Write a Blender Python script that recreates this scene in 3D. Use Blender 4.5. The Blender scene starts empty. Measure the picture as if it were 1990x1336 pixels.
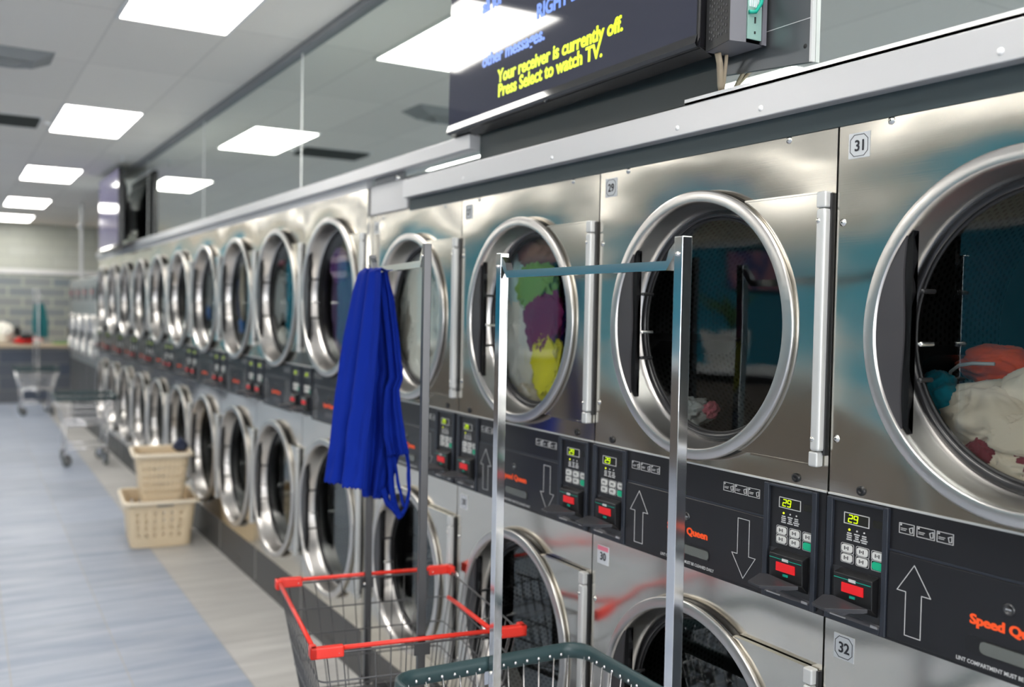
import bpy, math, random
from mathutils import Vector, Matrix, noise

sc = bpy.context.scene
COL = sc.collection
PI = math.pi
# ------------------------------------------------------------------ camera
F_PX, YAW, PITCH, ROLL = 1860.0, 0.53545748, -0.03250146, 0.01890286
CAM = Vector((-1.52036609, 0.0, 1.55))
fw = Vector((math.sin(YAW)*math.cos(PITCH), math.cos(YAW)*math.cos(PITCH), math.sin(PITCH)))
r0 = Vector((math.cos(YAW), -math.sin(YAW), 0)); u0 = r0.cross(fw)
rt = r0*math.cos(ROLL) + u0*math.sin(ROLL); up = -r0*math.sin(ROLL) + u0*math.cos(ROLL)
cam = bpy.data.cameras.new('camera'); camo = bpy.data.objects.new('camera', cam); COL.objects.link(camo)
m = Matrix((rt, up, -fw)).transposed().to_4x4(); m.translation = CAM; camo.matrix_world = m
cam.sensor_width = 36.0; cam.lens = 36.0*F_PX/1990.0; cam.clip_start = 0.02; cam.clip_end = 100
cam.dof.use_dof = True; cam.dof.focus_distance = 2.0; cam.dof.aperture_fstop = 2.3
sc.camera = camo
# ------------------------------------------------------------------ world, exposure
w = bpy.data.worlds.new('world'); sc.world = w; w.use_nodes = True
w.node_tree.nodes['Background'].inputs[0].default_value = (0.8, 0.9, 1.0, 1)
w.node_tree.nodes['Background'].inputs[1].default_value = 0.15
sc.view_settings.view_transform = 'Standard'; sc.view_settings.look = 'None'
sc.view_settings.exposure = 0.16; sc.view_settings.gamma = 1.0; sc.view_settings.use_curve_mapping = False
PANEL_STRENGTH = 12.5

# ------------------------------------------------------------------ materials
def srgb(r, g, b):
    f = lambda c: (c/255/12.92 if c <= 10 else ((c/255+.055)/1.055)**2.4)
    return (f(r), f(g), f(b), 1)
MATS = {}
def mat(name, col=(.5, .5, .5, 1), rough=.5, metal=0., spec=.5, emit=None, estr=1., coat=0., aniso=0., sheen=0.):
    m = bpy.data.materials.new(name); m.use_nodes = True; MATS[name] = m
    b = m.node_tree.nodes['Principled BSDF']
    b.inputs['Base Color'].default_value = col; b.inputs['Roughness'].default_value = rough
    b.inputs['Metallic'].default_value = metal; b.inputs['Specular IOR Level'].default_value = spec
    b.inputs['Coat Weight'].default_value = coat; b.inputs['Anisotropic'].default_value = aniso
    b.inputs['Sheen Weight'].default_value = sheen
    if emit: b.inputs['Emission Color'].default_value = emit; b.inputs['Emission Strength'].default_value = estr
    return m
def N(m, t, **kw):
    n = m.node_tree.nodes.new(t)
    for k, v in kw.items():
        if k.startswith('i_'): n.inputs[k[2:].replace('_', ' ')].default_value = v
        else: setattr(n, k, v)
    return n
def L(m, a, b): m.node_tree.links.new(a, b)
def math_(m, op, a, b=None, c=None):
    n = N(m, 'ShaderNodeMath', operation=op)
    for i, v in enumerate((a, b, c)):
        if v is None: continue
        if isinstance(v, (int, float)): n.inputs[i].default_value = v
        else: L(m, v, n.inputs[i])
    return n.outputs[0]
def bsdf(m): return m.node_tree.nodes['Principled BSDF']
def coords(m, which='Object'):
    t = N(m, 'ShaderNodeTexCoord'); return t.outputs[which]
def ramp(m, fac, c0, c1, p0=0., p1=1.):
    r = N(m, 'ShaderNodeValToRGB'); L(m, fac, r.inputs[0])
    r.color_ramp.elements[0].color = c0; r.color_ramp.elements[1].color = c1
    r.color_ramp.elements[0].position = p0; r.color_ramp.elements[1].position = p1
    return r.outputs[0]

def stainless(name, radius, rough=.14):
    """Brushed sheet that dips towards its round door opening and ripples a little."""
    m = mat(name, (.64, .61, .55, 1), rough, 1.0)
    co = coords(m); sep = N(m, 'ShaderNodeSeparateXYZ'); L(m, co, sep.inputs[0])
    r = math_(m, 'SQRT', math_(m, 'ADD', math_(m, 'POWER', sep.outputs[1], 2), math_(m, 'POWER', sep.outputs[2], 2)))
    d = math_(m, 'MAXIMUM', math_(m, 'SUBTRACT', r, radius), 0.0)
    dip = math_(m, 'MULTIPLY', math_(m, 'EXPONENT', math_(m, 'MULTIPLY', d, -8.5)), -0.0100)
    oi = N(m, 'ShaderNodeObjectInfo')
    add = N(m, 'ShaderNodeVectorMath', operation='ADD'); L(m, co, add.inputs[0]); L(m, oi.outputs['Location'], add.inputs[1])
    mp0 = N(m, 'ShaderNodeMapping'); L(m, add.outputs[0], mp0.inputs[0]); mp0.inputs['Scale'].default_value = (1, .55, 1.25)
    n1 = N(m, 'ShaderNodeTexNoise', i_Scale=3.4, i_Detail=1.5); L(m, mp0.outputs[0], n1.inputs['Vector'])
    h = math_(m, 'ADD', dip, math_(m, 'MULTIPLY', n1.outputs[0], 0.0080))
    # brushed grain, horizontal
    mp = N(m, 'ShaderNodeMapping'); L(m, co, mp.inputs[0]); mp.inputs['Scale'].default_value = (1, 3, 420)
    n2 = N(m, 'ShaderNodeTexNoise', i_Scale=1.0, i_Detail=2.0); L(m, mp.outputs[0], n2.inputs['Vector'])
    h = math_(m, 'ADD', h, math_(m, 'MULTIPLY', n2.outputs[0], 0.000012))
    bm = N(m, 'ShaderNodeBump', i_Strength=1.0, i_Distance=1.0); L(m, h, bm.inputs['Height']); L(m, bm.outputs[0], bsdf(m).inputs['Normal'])
    n3 = N(m, 'ShaderNodeTexNoise', i_Scale=6.0, i_Detail=3.0); L(m, add.outputs[0], n3.inputs['Vector'])
    mr = N(m, 'ShaderNodeMapRange'); L(m, n3.outputs[0], mr.inputs[0]); mr.inputs[3].default_value = rough-.03; mr.inputs[4].default_value = rough+.05
    L(m, mr.outputs[0], bsdf(m).inputs['Roughness'])
    return m
stainless('sheet_near', .300); stainless('sheet_far', .345)
mat('ring_metal', (.62, .60, .58, 1), .30, 1.0)
mat('ear_metal', (.56, .54, .49, 1), .13, 1.0)
mat('hinge_metal', (.60, .605, .60, 1), .42, .35)
mat('chrome', (.82, .83, .85, 1), .07, 1.0)
mat('post_metal', (.72, .73, .75, 1), .10, 1.0)
mat('dark_post', (.085, .085, .088, 1), .34, .9)
mat('wire_chrome', (.75, .75, .77, 1), .22, 1.0)
mat('wire_dark', (.10, .10, .105, 1), .35, .7)
mat('screw_metal', (.80, .78, .74, 1), .18, 1.0)
mat('black_plastic', (.008, .008, .009, 1), .35)
mat('rubber', (.012, .012, .013, 1), .6)
mat('rubber_gloss', (.02, .02, .022, 1), .22)
mat('panel_black', (.010, .010, .012, 1), .28)
mat('module_navy', (.020, .024, .034, 1), .38)
mat('handle_grey', (.075, .075, .085, 1), .42)
mat('white_ink', (.55, .55, .55, 1), .6)
mat('button_white', (.62, .62, .60, 1), .5)
mat('button_green', (.0, .42, .22, 1), .45)
mat('teal_ink', (.0, .30, .22, 1), .5)
mat('red_label', (.70, .01, .015, 1), .4, emit=(1, .01, .02, 1), estr=.12)
mat('orange_ink', (.95, .09, .01, 1), .5)
mat('dark_ink', (.015, .015, .02, 1), .5)
mat('display_back', (.012, .012, .008, 1), .2)
mat('digit', (.4, .6, 0, 1), .5, emit=(.62, .85, .0, 1), estr=.75)
mat('led', (.4, .6, 0, 1), .5, emit=(.75, .75, .02, 1), estr=.9)
mat('plate_silver', (.52, .54, .56, 1), .35, .3)
mat('plate_white', (.62, .64, .68, 1), .4)
mat('plate_pink', (.75, .20, .28, 1), .4)
mat('toe_grey', (.075, .075, .078, 1), .45, .3)
mat('cabinet_side', (.45, .45, .44, 1), .4, .9)
mat('trim_alu', (.60, .60, .615, 1), .38, .55)
mat('trim_white', (.80, .80, .80, 1), .4)
mat('recess_teal', (.035, .052, .058, 1), .5)
mat('gap_grey', (.50, .50, .51, 1), .5)
mat('ceiling_channel', (.22, .22, .225, 1), .5)
mat('tv_black', (.010, .010, .012, 1), .25)
mat('tv_gloss', (.02, .02, .022, 1), .08, spec=.8)
mat('tv_back', (.05, .052, .058, 1), .42)
mat('pull_grey', (.040, .038, .042, 1), .45)
mat('slide_grey', (.035, .035, .04, 1), .35)
mat('bar_grey', (.16, .17, .155, 1), .25, .4)
mat('cable', (.42, .34, .24, 1), .5)
mat('port_board', (.35, .55, .50, 1), .35, .5)
mat('red_plastic', (.82, .035, .02, 1), .35)
mat('green_plastic', (.028, .060, .066, 1), .38)
mat('beige_plastic', (.74, .60, .41, 1), .45)
mat('beige_rim', (.80, .70, .55, 1), .4)
mat('caster_grey', (.14, .15, .15, 1), .5)
mat('light_panel', (1, 1, 1, 1), .5, emit=(1.0, .965, .90, 1), estr=PANEL_STRENGTH)
mat('light_frame', (.75, .75, .74, 1), .5)
mat('vent_dark', (.03, .035, .03, 1), .5)
mat('vent_grey', (.26, .27, .27, 1), .5)
mat('counter_top', (.62, .50, .36, 1), .45)
mat('pole_white', (.80, .80, .80, 1), .4)
mat('drum_lip', (.09, .09, .095, 1), .35, .8)
mat('mirror', (.80, .86, .82, 1), .01, 1.0)
mat('teal_wall', (.02, .29, .44, 1), .6)
_m = mat('violet_picture', (.02, .02, .03, 1), .3)
_n = N(_m, 'ShaderNodeTexNoise', i_Scale=5.0, i_Detail=2.0); L(_m, coords(_m), _n.inputs['Vector'])
L(_m, ramp(_m, _n.outputs[0], (.05, .06, .20, 1), (.45, .20, .25, 1), .4, .6), bsdf(_m).inputs['Emission Color']); bsdf(_m).inputs['Emission Strength'].default_value = .8
mat('shade_wall', (.11, .11, .105, 1), .6)
mat('cream_wall', (.78, .70, .56, 1), .6)
mat('white_wall', (.62, .64, .62, 1), .6)
mat('table_brown', (.17, .14, .115, 1), .5)
mat('plant_green', (.03, .12, .03, 1), .5)
mat('pot_white', (.75, .75, .73, 1), .4)

def glass(name, tint, refl):
    m = bpy.data.materials.new(name); m.use_nodes = True; MATS[name] = m
    nt = m.node_tree; nt.nodes.clear()
    out = nt.nodes.new('ShaderNodeOutputMaterial'); mx = nt.nodes.new('ShaderNodeMixShader')
    tr = nt.nodes.new('ShaderNodeBsdfTransparent'); tr.inputs[0].default_value = tint
    gl = nt.nodes.new('ShaderNodeBsdfGlossy'); gl.inputs['Roughness'].default_value = .015; gl.inputs['Color'].default_value = (.9, .95, .95, 1)
    fr = nt.nodes.new('ShaderNodeFresnel'); fr.inputs[0].default_value = 1.5
    ad = nt.nodes.new('ShaderNodeMath'); ad.operation = 'MULTIPLY_ADD'; ad.inputs[1].default_value = .9; ad.inputs[2].default_value = refl
    nt.links.new(fr.outputs[0], ad.inputs[0]); nt.links.new(ad.outputs[0], mx.inputs[0])
    nt.links.new(tr.outputs[0], mx.inputs[1]); nt.links.new(gl.outputs[0], mx.inputs[2]); nt.links.new(mx.outputs[0], out.inputs[0])
    return m
glass('door_glass', (.93, .95, .95, 1), .035)

# perforated drum: staggered round holes on the cylinder wall and back
def drum_material():
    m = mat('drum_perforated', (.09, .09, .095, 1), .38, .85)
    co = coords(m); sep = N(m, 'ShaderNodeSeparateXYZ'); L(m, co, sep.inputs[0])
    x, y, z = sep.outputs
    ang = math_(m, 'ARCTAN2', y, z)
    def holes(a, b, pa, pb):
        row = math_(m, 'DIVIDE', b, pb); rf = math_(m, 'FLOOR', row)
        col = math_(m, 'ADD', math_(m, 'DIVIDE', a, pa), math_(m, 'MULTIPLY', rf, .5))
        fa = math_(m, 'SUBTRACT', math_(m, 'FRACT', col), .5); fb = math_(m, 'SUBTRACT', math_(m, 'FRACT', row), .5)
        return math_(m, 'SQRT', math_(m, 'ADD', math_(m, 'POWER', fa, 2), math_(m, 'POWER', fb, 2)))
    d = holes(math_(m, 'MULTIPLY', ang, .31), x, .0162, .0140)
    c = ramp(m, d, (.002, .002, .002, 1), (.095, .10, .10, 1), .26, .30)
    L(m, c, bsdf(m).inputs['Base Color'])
drum_material()

def cloth(name, col, col2=None, stripe=None, scale=30, sheen=.2):
    m = mat(name, col, .85, sheen=sheen, spec=.2 if sheen == 0 else .5)
    co = coords(m)
    n = N(m, 'ShaderNodeTexNoise', i_Scale=scale*6, i_Detail=2.0); L(m, co, n.inputs['Vector'])
    b = N(m, 'ShaderNodeBump', i_Strength=.25, i_Distance=.002); L(m, n.outputs[0], b.inputs['Height']); L(m, b.outputs[0], bsdf(m).inputs['Normal'])
    if stripe:
        wv = N(m, 'ShaderNodeTexWave', i_Scale=stripe, i_Distortion=1.0); wv.bands_direction = 'Z'; L(m, co, wv.inputs['Vector'])
        L(m, ramp(m, wv.outputs[0], col, col2, .62, .68), bsdf(m).inputs['Base Color'])
    return m
cloth('cl_blue', (.001, .019, .27, 1), sheen=0); cloth('cl_cream', (.74, .66, .53, 1)); cloth('cl_maroon', (.20, .025, .045, 1))
cloth('cl_orange', (.90, .10, .01, 1)); cloth('cl_teal', (.0, .24, .34, 1)); cloth('cl_white', (.90, .87, .79, 1))
cloth('cl_green', (.26, .48, .10, 1)); cloth('cl_wine', (.26, .01, .12, 1)); cloth('cl_yellow', (.95, .88, .03, 1))
cloth('cl_brown', (.25, .11, .10, 1)); cloth('cl_paleblue', (.60, .80, .82, 1)); cloth('cl_grey', (.55, .58, .57, 1))
cloth('cl_navy', (.02, .03, .07, 1)); cloth('cl_purple', (.13, .03, .22, 1), (.60, .42, .58, 1), stripe=4.5); cloth('cl_violet', (.075, .018, .14, 1))
cloth('cl_darkblue', (.01, .05, .22, 1)); cloth('cl_red', (.75, .02, .02, 1)); cloth('cl_black', (.01, .01, .012, 1))
cloth('cl_tealgreen', (.0, .13, .14, 1)); cloth('cl_sky', (.08, .35, .9, 1)); cloth('cl_pink', (.6, .15, .2, 1)); cloth('cl_greybrown', (.30, .27, .23, 1))

# floor
def floor_material():
    m = mat('floor_tile', (.4, .42, .45, 1), .32, spec=.5)
    co = coords(m); sep = N(m, 'ShaderNodeSeparateXYZ'); L(m, co, sep.inputs[0])
    xp = math_(m, 'SUBTRACT', sep.outputs[0], math_(m, 'MULTIPLY', sep.outputs[1], .0155))
    u = math_(m, 'DIVIDE', math_(m, 'ADD', xp, .49), .4325)
    colid = math_(m, 'FLOOR', u)
    v = math_(m, 'ADD', math_(m, 'DIVIDE', sep.outputs[1], .88), math_(m, 'MULTIPLY', colid, .37))
    cell = N(m, 'ShaderNodeCombineXYZ'); L(m, colid, cell.inputs[0]); L(m, math_(m, 'FLOOR', v), cell.inputs[1])
    wn = N(m, 'ShaderNodeTexWhiteNoise'); wn.noise_dimensions = '2D'; L(m, cell.outputs[0], wn.inputs['Vector'])
    # streaks running across each plank
    mp = N(m, 'ShaderNodeMapping'); L(m, co, mp.inputs[0]); mp.inputs['Scale'].default_value = (1.2, 9, 1)
    n1 = N(m, 'ShaderNodeTexNoise', i_Scale=1.3, i_Detail=4.0, i_Distortion=.6); L(m, mp.outputs[0], n1.inputs['Vector'])
    blue = ramp(m, n1.outputs[0], (.26, .31, .41, 1), (.42, .46, .54, 1), .3, .7)
    warm = ramp(m, n1.outputs[0], (.42, .41, .40, 1), (.54, .53, .51, 1), .3, .7)
    isw = math_(m, 'GREATER_THAN', xp, -.49)
    mx = N(m, 'ShaderNodeMix', data_type='RGBA'); L(m, isw, mx.inputs[0]); L(m, blue, mx.inputs[6]); L(m, warm, mx.inputs[7])
    hs = N(m, 'ShaderNodeHueSaturation'); L(m, mx.outputs[2], hs.inputs['Color'])
    L(m, math_(m, 'ADD', math_(m, 'MULTIPLY', wn.outputs[0], .16), .92), hs.inputs['Value'])
    fu = math_(m, 'ABSOLUTE', math_(m, 'SUBTRACT', math_(m, 'FRACT', u), .5))
    fv = math_(m, 'ABSOLUTE', math_(m, 'SUBTRACT', math_(m, 'FRACT', v), .5))
    g = math_(m, 'MAXIMUM', math_(m, 'GREATER_THAN', fu, .495), math_(m, 'MULTIPLY', math_(m, 'GREATER_THAN', fv, .4985), .6))
    mg = N(m, 'ShaderNodeMix', data_type='RGBA'); L(m, g, mg.inputs[0]); L(m, hs.outputs[0], mg.inputs[6]); mg.inputs[7].default_value = (.36, .34, .32, 1)
    L(m, mg.outputs[2], bsdf(m).inputs['Base Color'])
    n2 = N(m, 'ShaderNodeTexNoise', i_Scale=14, i_Detail=3); L(m, co, n2.inputs['Vector'])
    L(m, math_(m, 'ADD', math_(m, 'MULTIPLY', n2.outputs[0], .12), .36), bsdf(m).inputs['Roughness'])
floor_material()

# ceiling: pressed tiles in a grid with slightly darker seams
CX0, CDX, CY0, CDY = -.365, .5, 3.47, 1.0667
def ceiling_material():
    m = mat('ceiling_tile', (.80, .77, .72, 1), .8)
    co = coords(m); sep = N(m, 'ShaderNodeSeparateXYZ'); L(m, co, sep.inputs[0])
    u = math_(m, 'DIVIDE', math_(m, 'SUBTRACT', sep.outputs[0], CX0), CDX); v = math_(m, 'DIVIDE', math_(m, 'SUBTRACT', sep.outputs[1], CY0), CDY)
    cell = N(m, 'ShaderNodeCombineXYZ'); L(m, math_(m, 'FLOOR', u), cell.inputs[0]); L(m, math_(m, 'FLOOR', v), cell.inputs[1])
    wn = N(m, 'ShaderNodeTexWhiteNoise'); wn.noise_dimensions = '2D'; L(m, cell.outputs[0], wn.inputs['Vector'])
    fu = math_(m, 'ABSOLUTE', math_(m, 'SUBTRACT', math_(m, 'FRACT', u), .5)); fv = math_(m, 'ABSOLUTE', math_(m, 'SUBTRACT', math_(m, 'FRACT', v), .5))
    g = math_(m, 'MAXIMUM', math_(m, 'GREATER_THAN', fu, .488), math_(m, 'GREATER_THAN', fv, .494))
    n = N(m, 'ShaderNodeTexNoise', i_Scale=60, i_Detail=3); L(m, co, n.inputs['Vector'])
    hs = N(m, 'ShaderNodeHueSaturation'); hs.inputs['Color'].default_value = (.81, .775, .72, 1)
    val = math_(m, 'ADD', math_(m, 'MULTIPLY', wn.outputs[0], .08), .96)
    val = math_(m, 'MULTIPLY', val, math_(m, 'SUBTRACT', 1.0, math_(m, 'MULTIPLY', g, .13)))
    L(m, val, hs.inputs['Value']); L(m, hs.outputs[0], bsdf(m).inputs['Base Color'])
    b = N(m, 'ShaderNodeBump', i_Strength=.3, i_Distance=.003); L(m, n.outputs[0], b.inputs['Height']); L(m, b.outputs[0], bsdf(m).inputs['Normal'])
ceiling_material()

def block_material(name, c1, c2, mortar, bw, bh, ms=.012):
    m = mat(name, c1, .55)
    co = coords(m); sep = N(m, 'ShaderNodeSeparateXYZ'); L(m, co, sep.inputs[0])
    cb = N(m, 'ShaderNodeCombineXYZ'); L(m, sep.outputs[0], cb.inputs[0]); L(m, sep.outputs[2], cb.inputs[1])
    br = N(m, 'ShaderNodeTexBrick'); L(m, cb.outputs[0], br.inputs['Vector'])
    br.inputs['Scale'].default_value = 1; br.inputs['Brick Width'].default_value = bw; br.inputs['Row Height'].default_value = bh
    br.inputs['Mortar Size'].default_value = ms; br.inputs['Mortar Smooth'].default_value = .3
    br.inputs['Color1'].default_value = c1; br.inputs['Color2'].default_value = c2; br.inputs['Mortar'].default_value = mortar
    L(m, br.outputs[0], bsdf(m).inputs['Base Color'])
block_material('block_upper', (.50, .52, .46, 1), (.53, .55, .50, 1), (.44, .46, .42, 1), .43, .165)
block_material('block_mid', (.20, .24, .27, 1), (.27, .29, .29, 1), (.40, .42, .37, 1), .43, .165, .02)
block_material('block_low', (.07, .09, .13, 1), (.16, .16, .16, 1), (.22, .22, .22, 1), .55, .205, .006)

def screen_material():
    m = mat('tv_screen', (.005, .006, .012, 1), .06, spec=.6, emit=(.030, .032, .048, 1), estr=1.0)
screen_material()
mat('tv_screen_far', (.02, .018, .04, 1), .08, spec=.6, emit=(.10, .09, .16, 1), estr=1.0)
mat('txt_yellow', (.5, .6, 0, 1), .5, emit=(.72, .88, .02, 1), estr=.9)
mat('txt_blue', (.1, .2, .6, 1), .5, emit=(.14, .24, .62, 1), estr=1.0)

# ------------------------------------------------------------------ mesh building
class MB:
    def __init__(s): s.v = []; s.f = []; s.sm = []
    def add(s, vs, fs, smooth=False):
        o = len(s.v); s.v += [tuple(v) for v in vs]; s.f += [tuple(i+o for i in f) for f in fs]; s.sm += [smooth]*len(fs); return s
    def box(s, x0, x1, y0, y1, z0, z1):
        if x0 > x1: x0, x1 = x1, x0
        if y0 > y1: y0, y1 = y1, y0
        if z0 > z1: z0, z1 = z1, z0
        vs = [(x, y, z) for x in (x0, x1) for y in (y0, y1) for z in (z0, z1)]
        return s.add(vs, [(0, 1, 3, 2), (4, 6, 7, 5), (0, 4, 5, 1), (2, 3, 7, 6), (0, 2, 6, 4), (1, 5, 7, 3)])
    def prism(s, pts, x0, x1):
        """outline pts (y, z) between x0 and x1"""
        n = len(pts); vs = [(x0, y, z) for y, z in pts] + [(x1, y, z) for y, z in pts]
        fs = [tuple(range(n)), tuple(range(2*n-1, n-1, -1))] + [(i, i+n, (i+1) % n+n, (i+1) % n) for i in range(n)]
        return s.add(vs, fs)
    def outline(s, pts, wd, x0, x1):
        """a stroke of width wd along the closed outline"""
        n = len(pts)
        for i in range(n):
            a = Vector(pts[i]); b = Vector(pts[(i+1) % n]); d = (b-a)
            if d.length < 1e-6: continue
            d.normalize(); p = Vector((-d.y, d.x))*wd/2; a = a-d*wd/2; b = b+d*wd/2
            s.prism([tuple(a-p), tuple(b-p), tuple(b+p), tuple(a+p)], x0, x1)
        return s
    def lathe(s, cy, cz, prof, n=72, a0=0., a1=2*PI, smooth=True):
        full = abs(a1-a0-2*PI) < 1e-6; k = n if full else n+1
        vs = []; fs = []
        for (x, r) in prof:
            for i in range(k):
                a = a0+(a1-a0)*i/n; vs.append((x, cy+r*math.cos(a), cz+r*math.sin(a)))
        for j in range(len(prof)-1):
            for i in range(n if full else k-1):
                i2 = (i+1) % k; fs.append((j*k+i, j*k+i2, (j+1)*k+i2, (j+1)*k+i))
        return s.add(vs, fs, smooth)
    def disc(s, cy, cz, x, r, n=48):
        vs = [(x, cy+r*math.cos(2*PI*i/n), cz+r*math.sin(2*PI*i/n)) for i in range(n)]
        return s.add(vs, [tuple(range(n))])
    def tube(s, path, r, n=8, closed=False, square=False, w2=None):
        P = [Vector(p) for p in path]; m_ = len(P); vs = []; fs = []
        if square: n = 4
        prev = None
        for i, p in enumerate(P):
            a = P[i-1] if (i > 0 or closed) else p; b = P[(i+1) % m_] if (i < m_-1 or closed) else p
            t = (b-a).normalized()
            ref = Vector((0, 0, 1)) if abs(t.z) < .9 else Vector((0, 1, 0))
            if prev is not None and abs(prev.dot(t)) < .95: ref = prev
            x = t.cross(ref).normalized(); y = t.cross(x).normalized(); prev = -y
            # widen at bends so the tube keeps its gauge
            for k in range(n):
                a_ = 2*PI*k/n + (PI/4 if square else 0); q = r*(1.4142 if square else 1)
                vs.append(p + x*math.cos(a_)*q*(w2 or 1) + y*math.sin(a_)*q)
        for i in range(m_ if closed else m_-1):
            j = (i+1) % m_
            for k in range(n): fs.append((i*n+k, i*n+(k+1) % n, j*n+(k+1) % n, j*n+k))
        if not closed:
            fs.append(tuple(range(n-1, -1, -1))); fs.append(tuple((m_-1)*n+k for k in range(n)))
        return s.add(vs, fs, not square)
    def ellipsoid(s, c, r, n=16, k=10):
        vs = [(c[0]+r[0]*math.sin(PI*j/k)*math.cos(2*PI*i/n), c[1]+r[1]*math.sin(PI*j/k)*math.sin(2*PI*i/n), c[2]+r[2]*math.cos(PI*j/k)) for j in range(k+1) for i in range(n)]
        fs = [(j*n+i, (j+1)*n+i, (j+1)*n+(i+1) % n, j*n+(i+1) % n) for j in range(k) for i in range(n)]
        return s.add(vs, fs, True)
    def build(s, name, material, parent=None, loc=None, bevel=0., seg=2, solid=0.):
        me = bpy.data.meshes.new(name); me.from_pydata(s.v, [], s.f)
        me.polygons.foreach_set('use_smooth', s.sm); me.update()
        me.materials.append(MATS[material] if isinstance(material, str) else material)
        o = bpy.data.objects.new(name, me); COL.objects.link(o)
        if parent: o.parent = parent
        if loc is not None: o.location = loc
        if solid:
            md = o.modifiers.new('solid', 'SOLIDIFY'); md.thickness = solid; md.offset = 0
        if bevel:
            md = o.modifiers.new('bevel', 'BEVEL'); md.width = bevel; md.segments = seg; md.limit_method = 'ANGLE'; md.angle_limit = .6
            me.polygons.foreach_set('use_smooth', [True]*len(me.polygons))
            md.harden_normals = True
        return o
def shift(mb, x=0, y=0, z=0):
    mb.v = [(a+x, b+y, c+z) for a, b, c in mb.v]; return mb
def empty(name, loc=(0, 0, 0), rz=0.):
    o = bpy.data.objects.new(name, None); COL.objects.link(o); o.location = loc; o.rotation_euler = (0, 0, rz); o.empty_display_size = .1; return o
def tag(o, label=None, cat=None, group=None, kind=None):
    if label: o['label'] = label
    if cat: o['category'] = cat
    if group: o['group'] = group
    if kind: o['kind'] = kind
    return o
def copy_tree(o, parent=None):
    c = o.copy(); COL.objects.link(c); c.parent = parent
    for ch in [k for k in o.children]: copy_tree(ch, c)
    return c
def text_mb(body, size, x, yl, zb, sx=1., bold=0., depth=.0006, centre=False, spacing=1.):
    """lettering on a face that looks towards -X; yl = left end (largest y), zb = baseline, size = capital height"""
    cu = bpy.data.curves.new('lettering', 'FONT'); cu.body = body; cu.size = size/.70; cu.offset = bold; cu.resolution_u = 3; cu.space_character = spacing
    o = bpy.data.objects.new('lettering', cu); COL.objects.link(o)
    dg = bpy.context.evaluated_depsgraph_get(); me = o.evaluated_get(dg).to_mesh()
    vs = [v.co.copy() for v in me.vertices]; fs = [tuple(p.vertices) for p in me.polygons]
    o.evaluated_get(dg).to_mesh_clear(); bpy.data.objects.remove(o); bpy.data.curves.remove(cu)
    wd = max(v.x for v in vs)*sx if vs else 0
    off = wd/2 if centre else 0
    mb = MB(); mb.add([(x, yl+off-v.x*sx, zb+v.y) for v in vs], [tuple(f) for f in fs]); mb.width = wd
    return mb
def bold(mb, d):
    out = MB(); out.add(mb.v, mb.f); out.add([(x-.00005, y-d, z) for x, y, z in mb.v], mb.f); out.add([(x-.0001, y-d*.5, z+d*.35) for x, y, z in mb.v], mb.f); out.width = mb.width+d; return out
def rrect(cy, cz, hw, hh, r, n=5):
    pts = []
    for (sy, sz, a0) in ((1, 1, 0), (-1, 1, PI/2), (-1, -1, PI), (1, -1, 1.5*PI)):
        for i in range(n+1):
            a = a0+PI/2*i/n; pts.append((cy+sy*(hw-r)+r*math.cos(a), cz+sz*(hh-r)+r*math.sin(a)))
    return pts

# ------------------------------------------------------------------ room shell
H = 2.84
XL, YB, YF = -8.0, 17.4, -5.0
SOFF_END = 11.75
def st(name, mb, m_, **k): return tag(mb.build(name, m_, **k), kind='structure')
st('floor', MB().box(XL, 1.6, YF, YB, -.08, 0), 'floor_tile')
st('ceiling', MB().box(XL, 1.6, YF, YB, H, H+.1), 'ceiling_tile')
st('wall_left', MB().box(XL-.1, XL, YF, YB, .0, 2.48), 'teal_wall')
st('wall_left', MB().box(XL-.1, XL+.01, YF, YB, 2.48, H), 'cream_wall')
st('wall_back', MB().box(XL, -2.3, YB-.02, YB, .0, 2.48), 'teal_wall')
st('wall_back', MB().box(XL, -2.3, YB-.03, YB, 2.48, H), 'cream_wall')
st('trim_30', MB().box(XL, XL+.03, YF, YB, 2.44, 2.52), 'trim_white')
st('trim_31', MB().box(XL, -2.3, YB-.05, YB-.02, 2.44, 2.52), 'trim_white')
st('wall_front', MB().box(XL, 1.6, YF-.1, YF, 0, H), 'white_wall')
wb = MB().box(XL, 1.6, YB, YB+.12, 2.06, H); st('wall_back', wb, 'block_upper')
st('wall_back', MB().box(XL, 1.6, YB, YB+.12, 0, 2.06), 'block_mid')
st('trim_1', MB().box(XL, 1.6, YB-.015, YB, 2.03, 2.10), 'trim_white', bevel=.004)
st('wall_right', MB().box(1.5, 1.6, YF, YB, 0, H), 'shade_wall')
mat('fill_glow', (.9, .95, 1, 1), .5, emit=(.97, .985, 1.0, 1), estr=8.0)  # glow for framed panes added behind the camera to brighten the laundry
for k in range(2):
    xa = -3.9+2.65*k
    st('window_%d' % (k+1), MB().box(xa, xa+2.5, YF, YF+.02, .75, 2.55), 'fill_glow')
    fr_ = MB()
    for (a, b, c, d) in ((xa-.06, xa, .69, 2.61), (xa+2.5, xa+2.56, .69, 2.61), (xa-.06, xa+2.56, .69, .75), (xa-.06, xa+2.56, 2.55, 2.61), (xa+1.22, xa+1.28, .75, 2.55)): fr_.box(a, b, YF, YF+.06, c, d)
    st('trim_%d' % (k+20), fr_, 'ceiling_channel')
# bulkhead over the dryers that carries the mirrors
st('wall_right', MB().box(.012, .3, YF, SOFF_END, 1.98, H), 'gap_grey')
st('trim_2', MB().box(-.030, .02, YF, SOFF_END, 2.808, H), 'ceiling_channel', bevel=.004)

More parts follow.
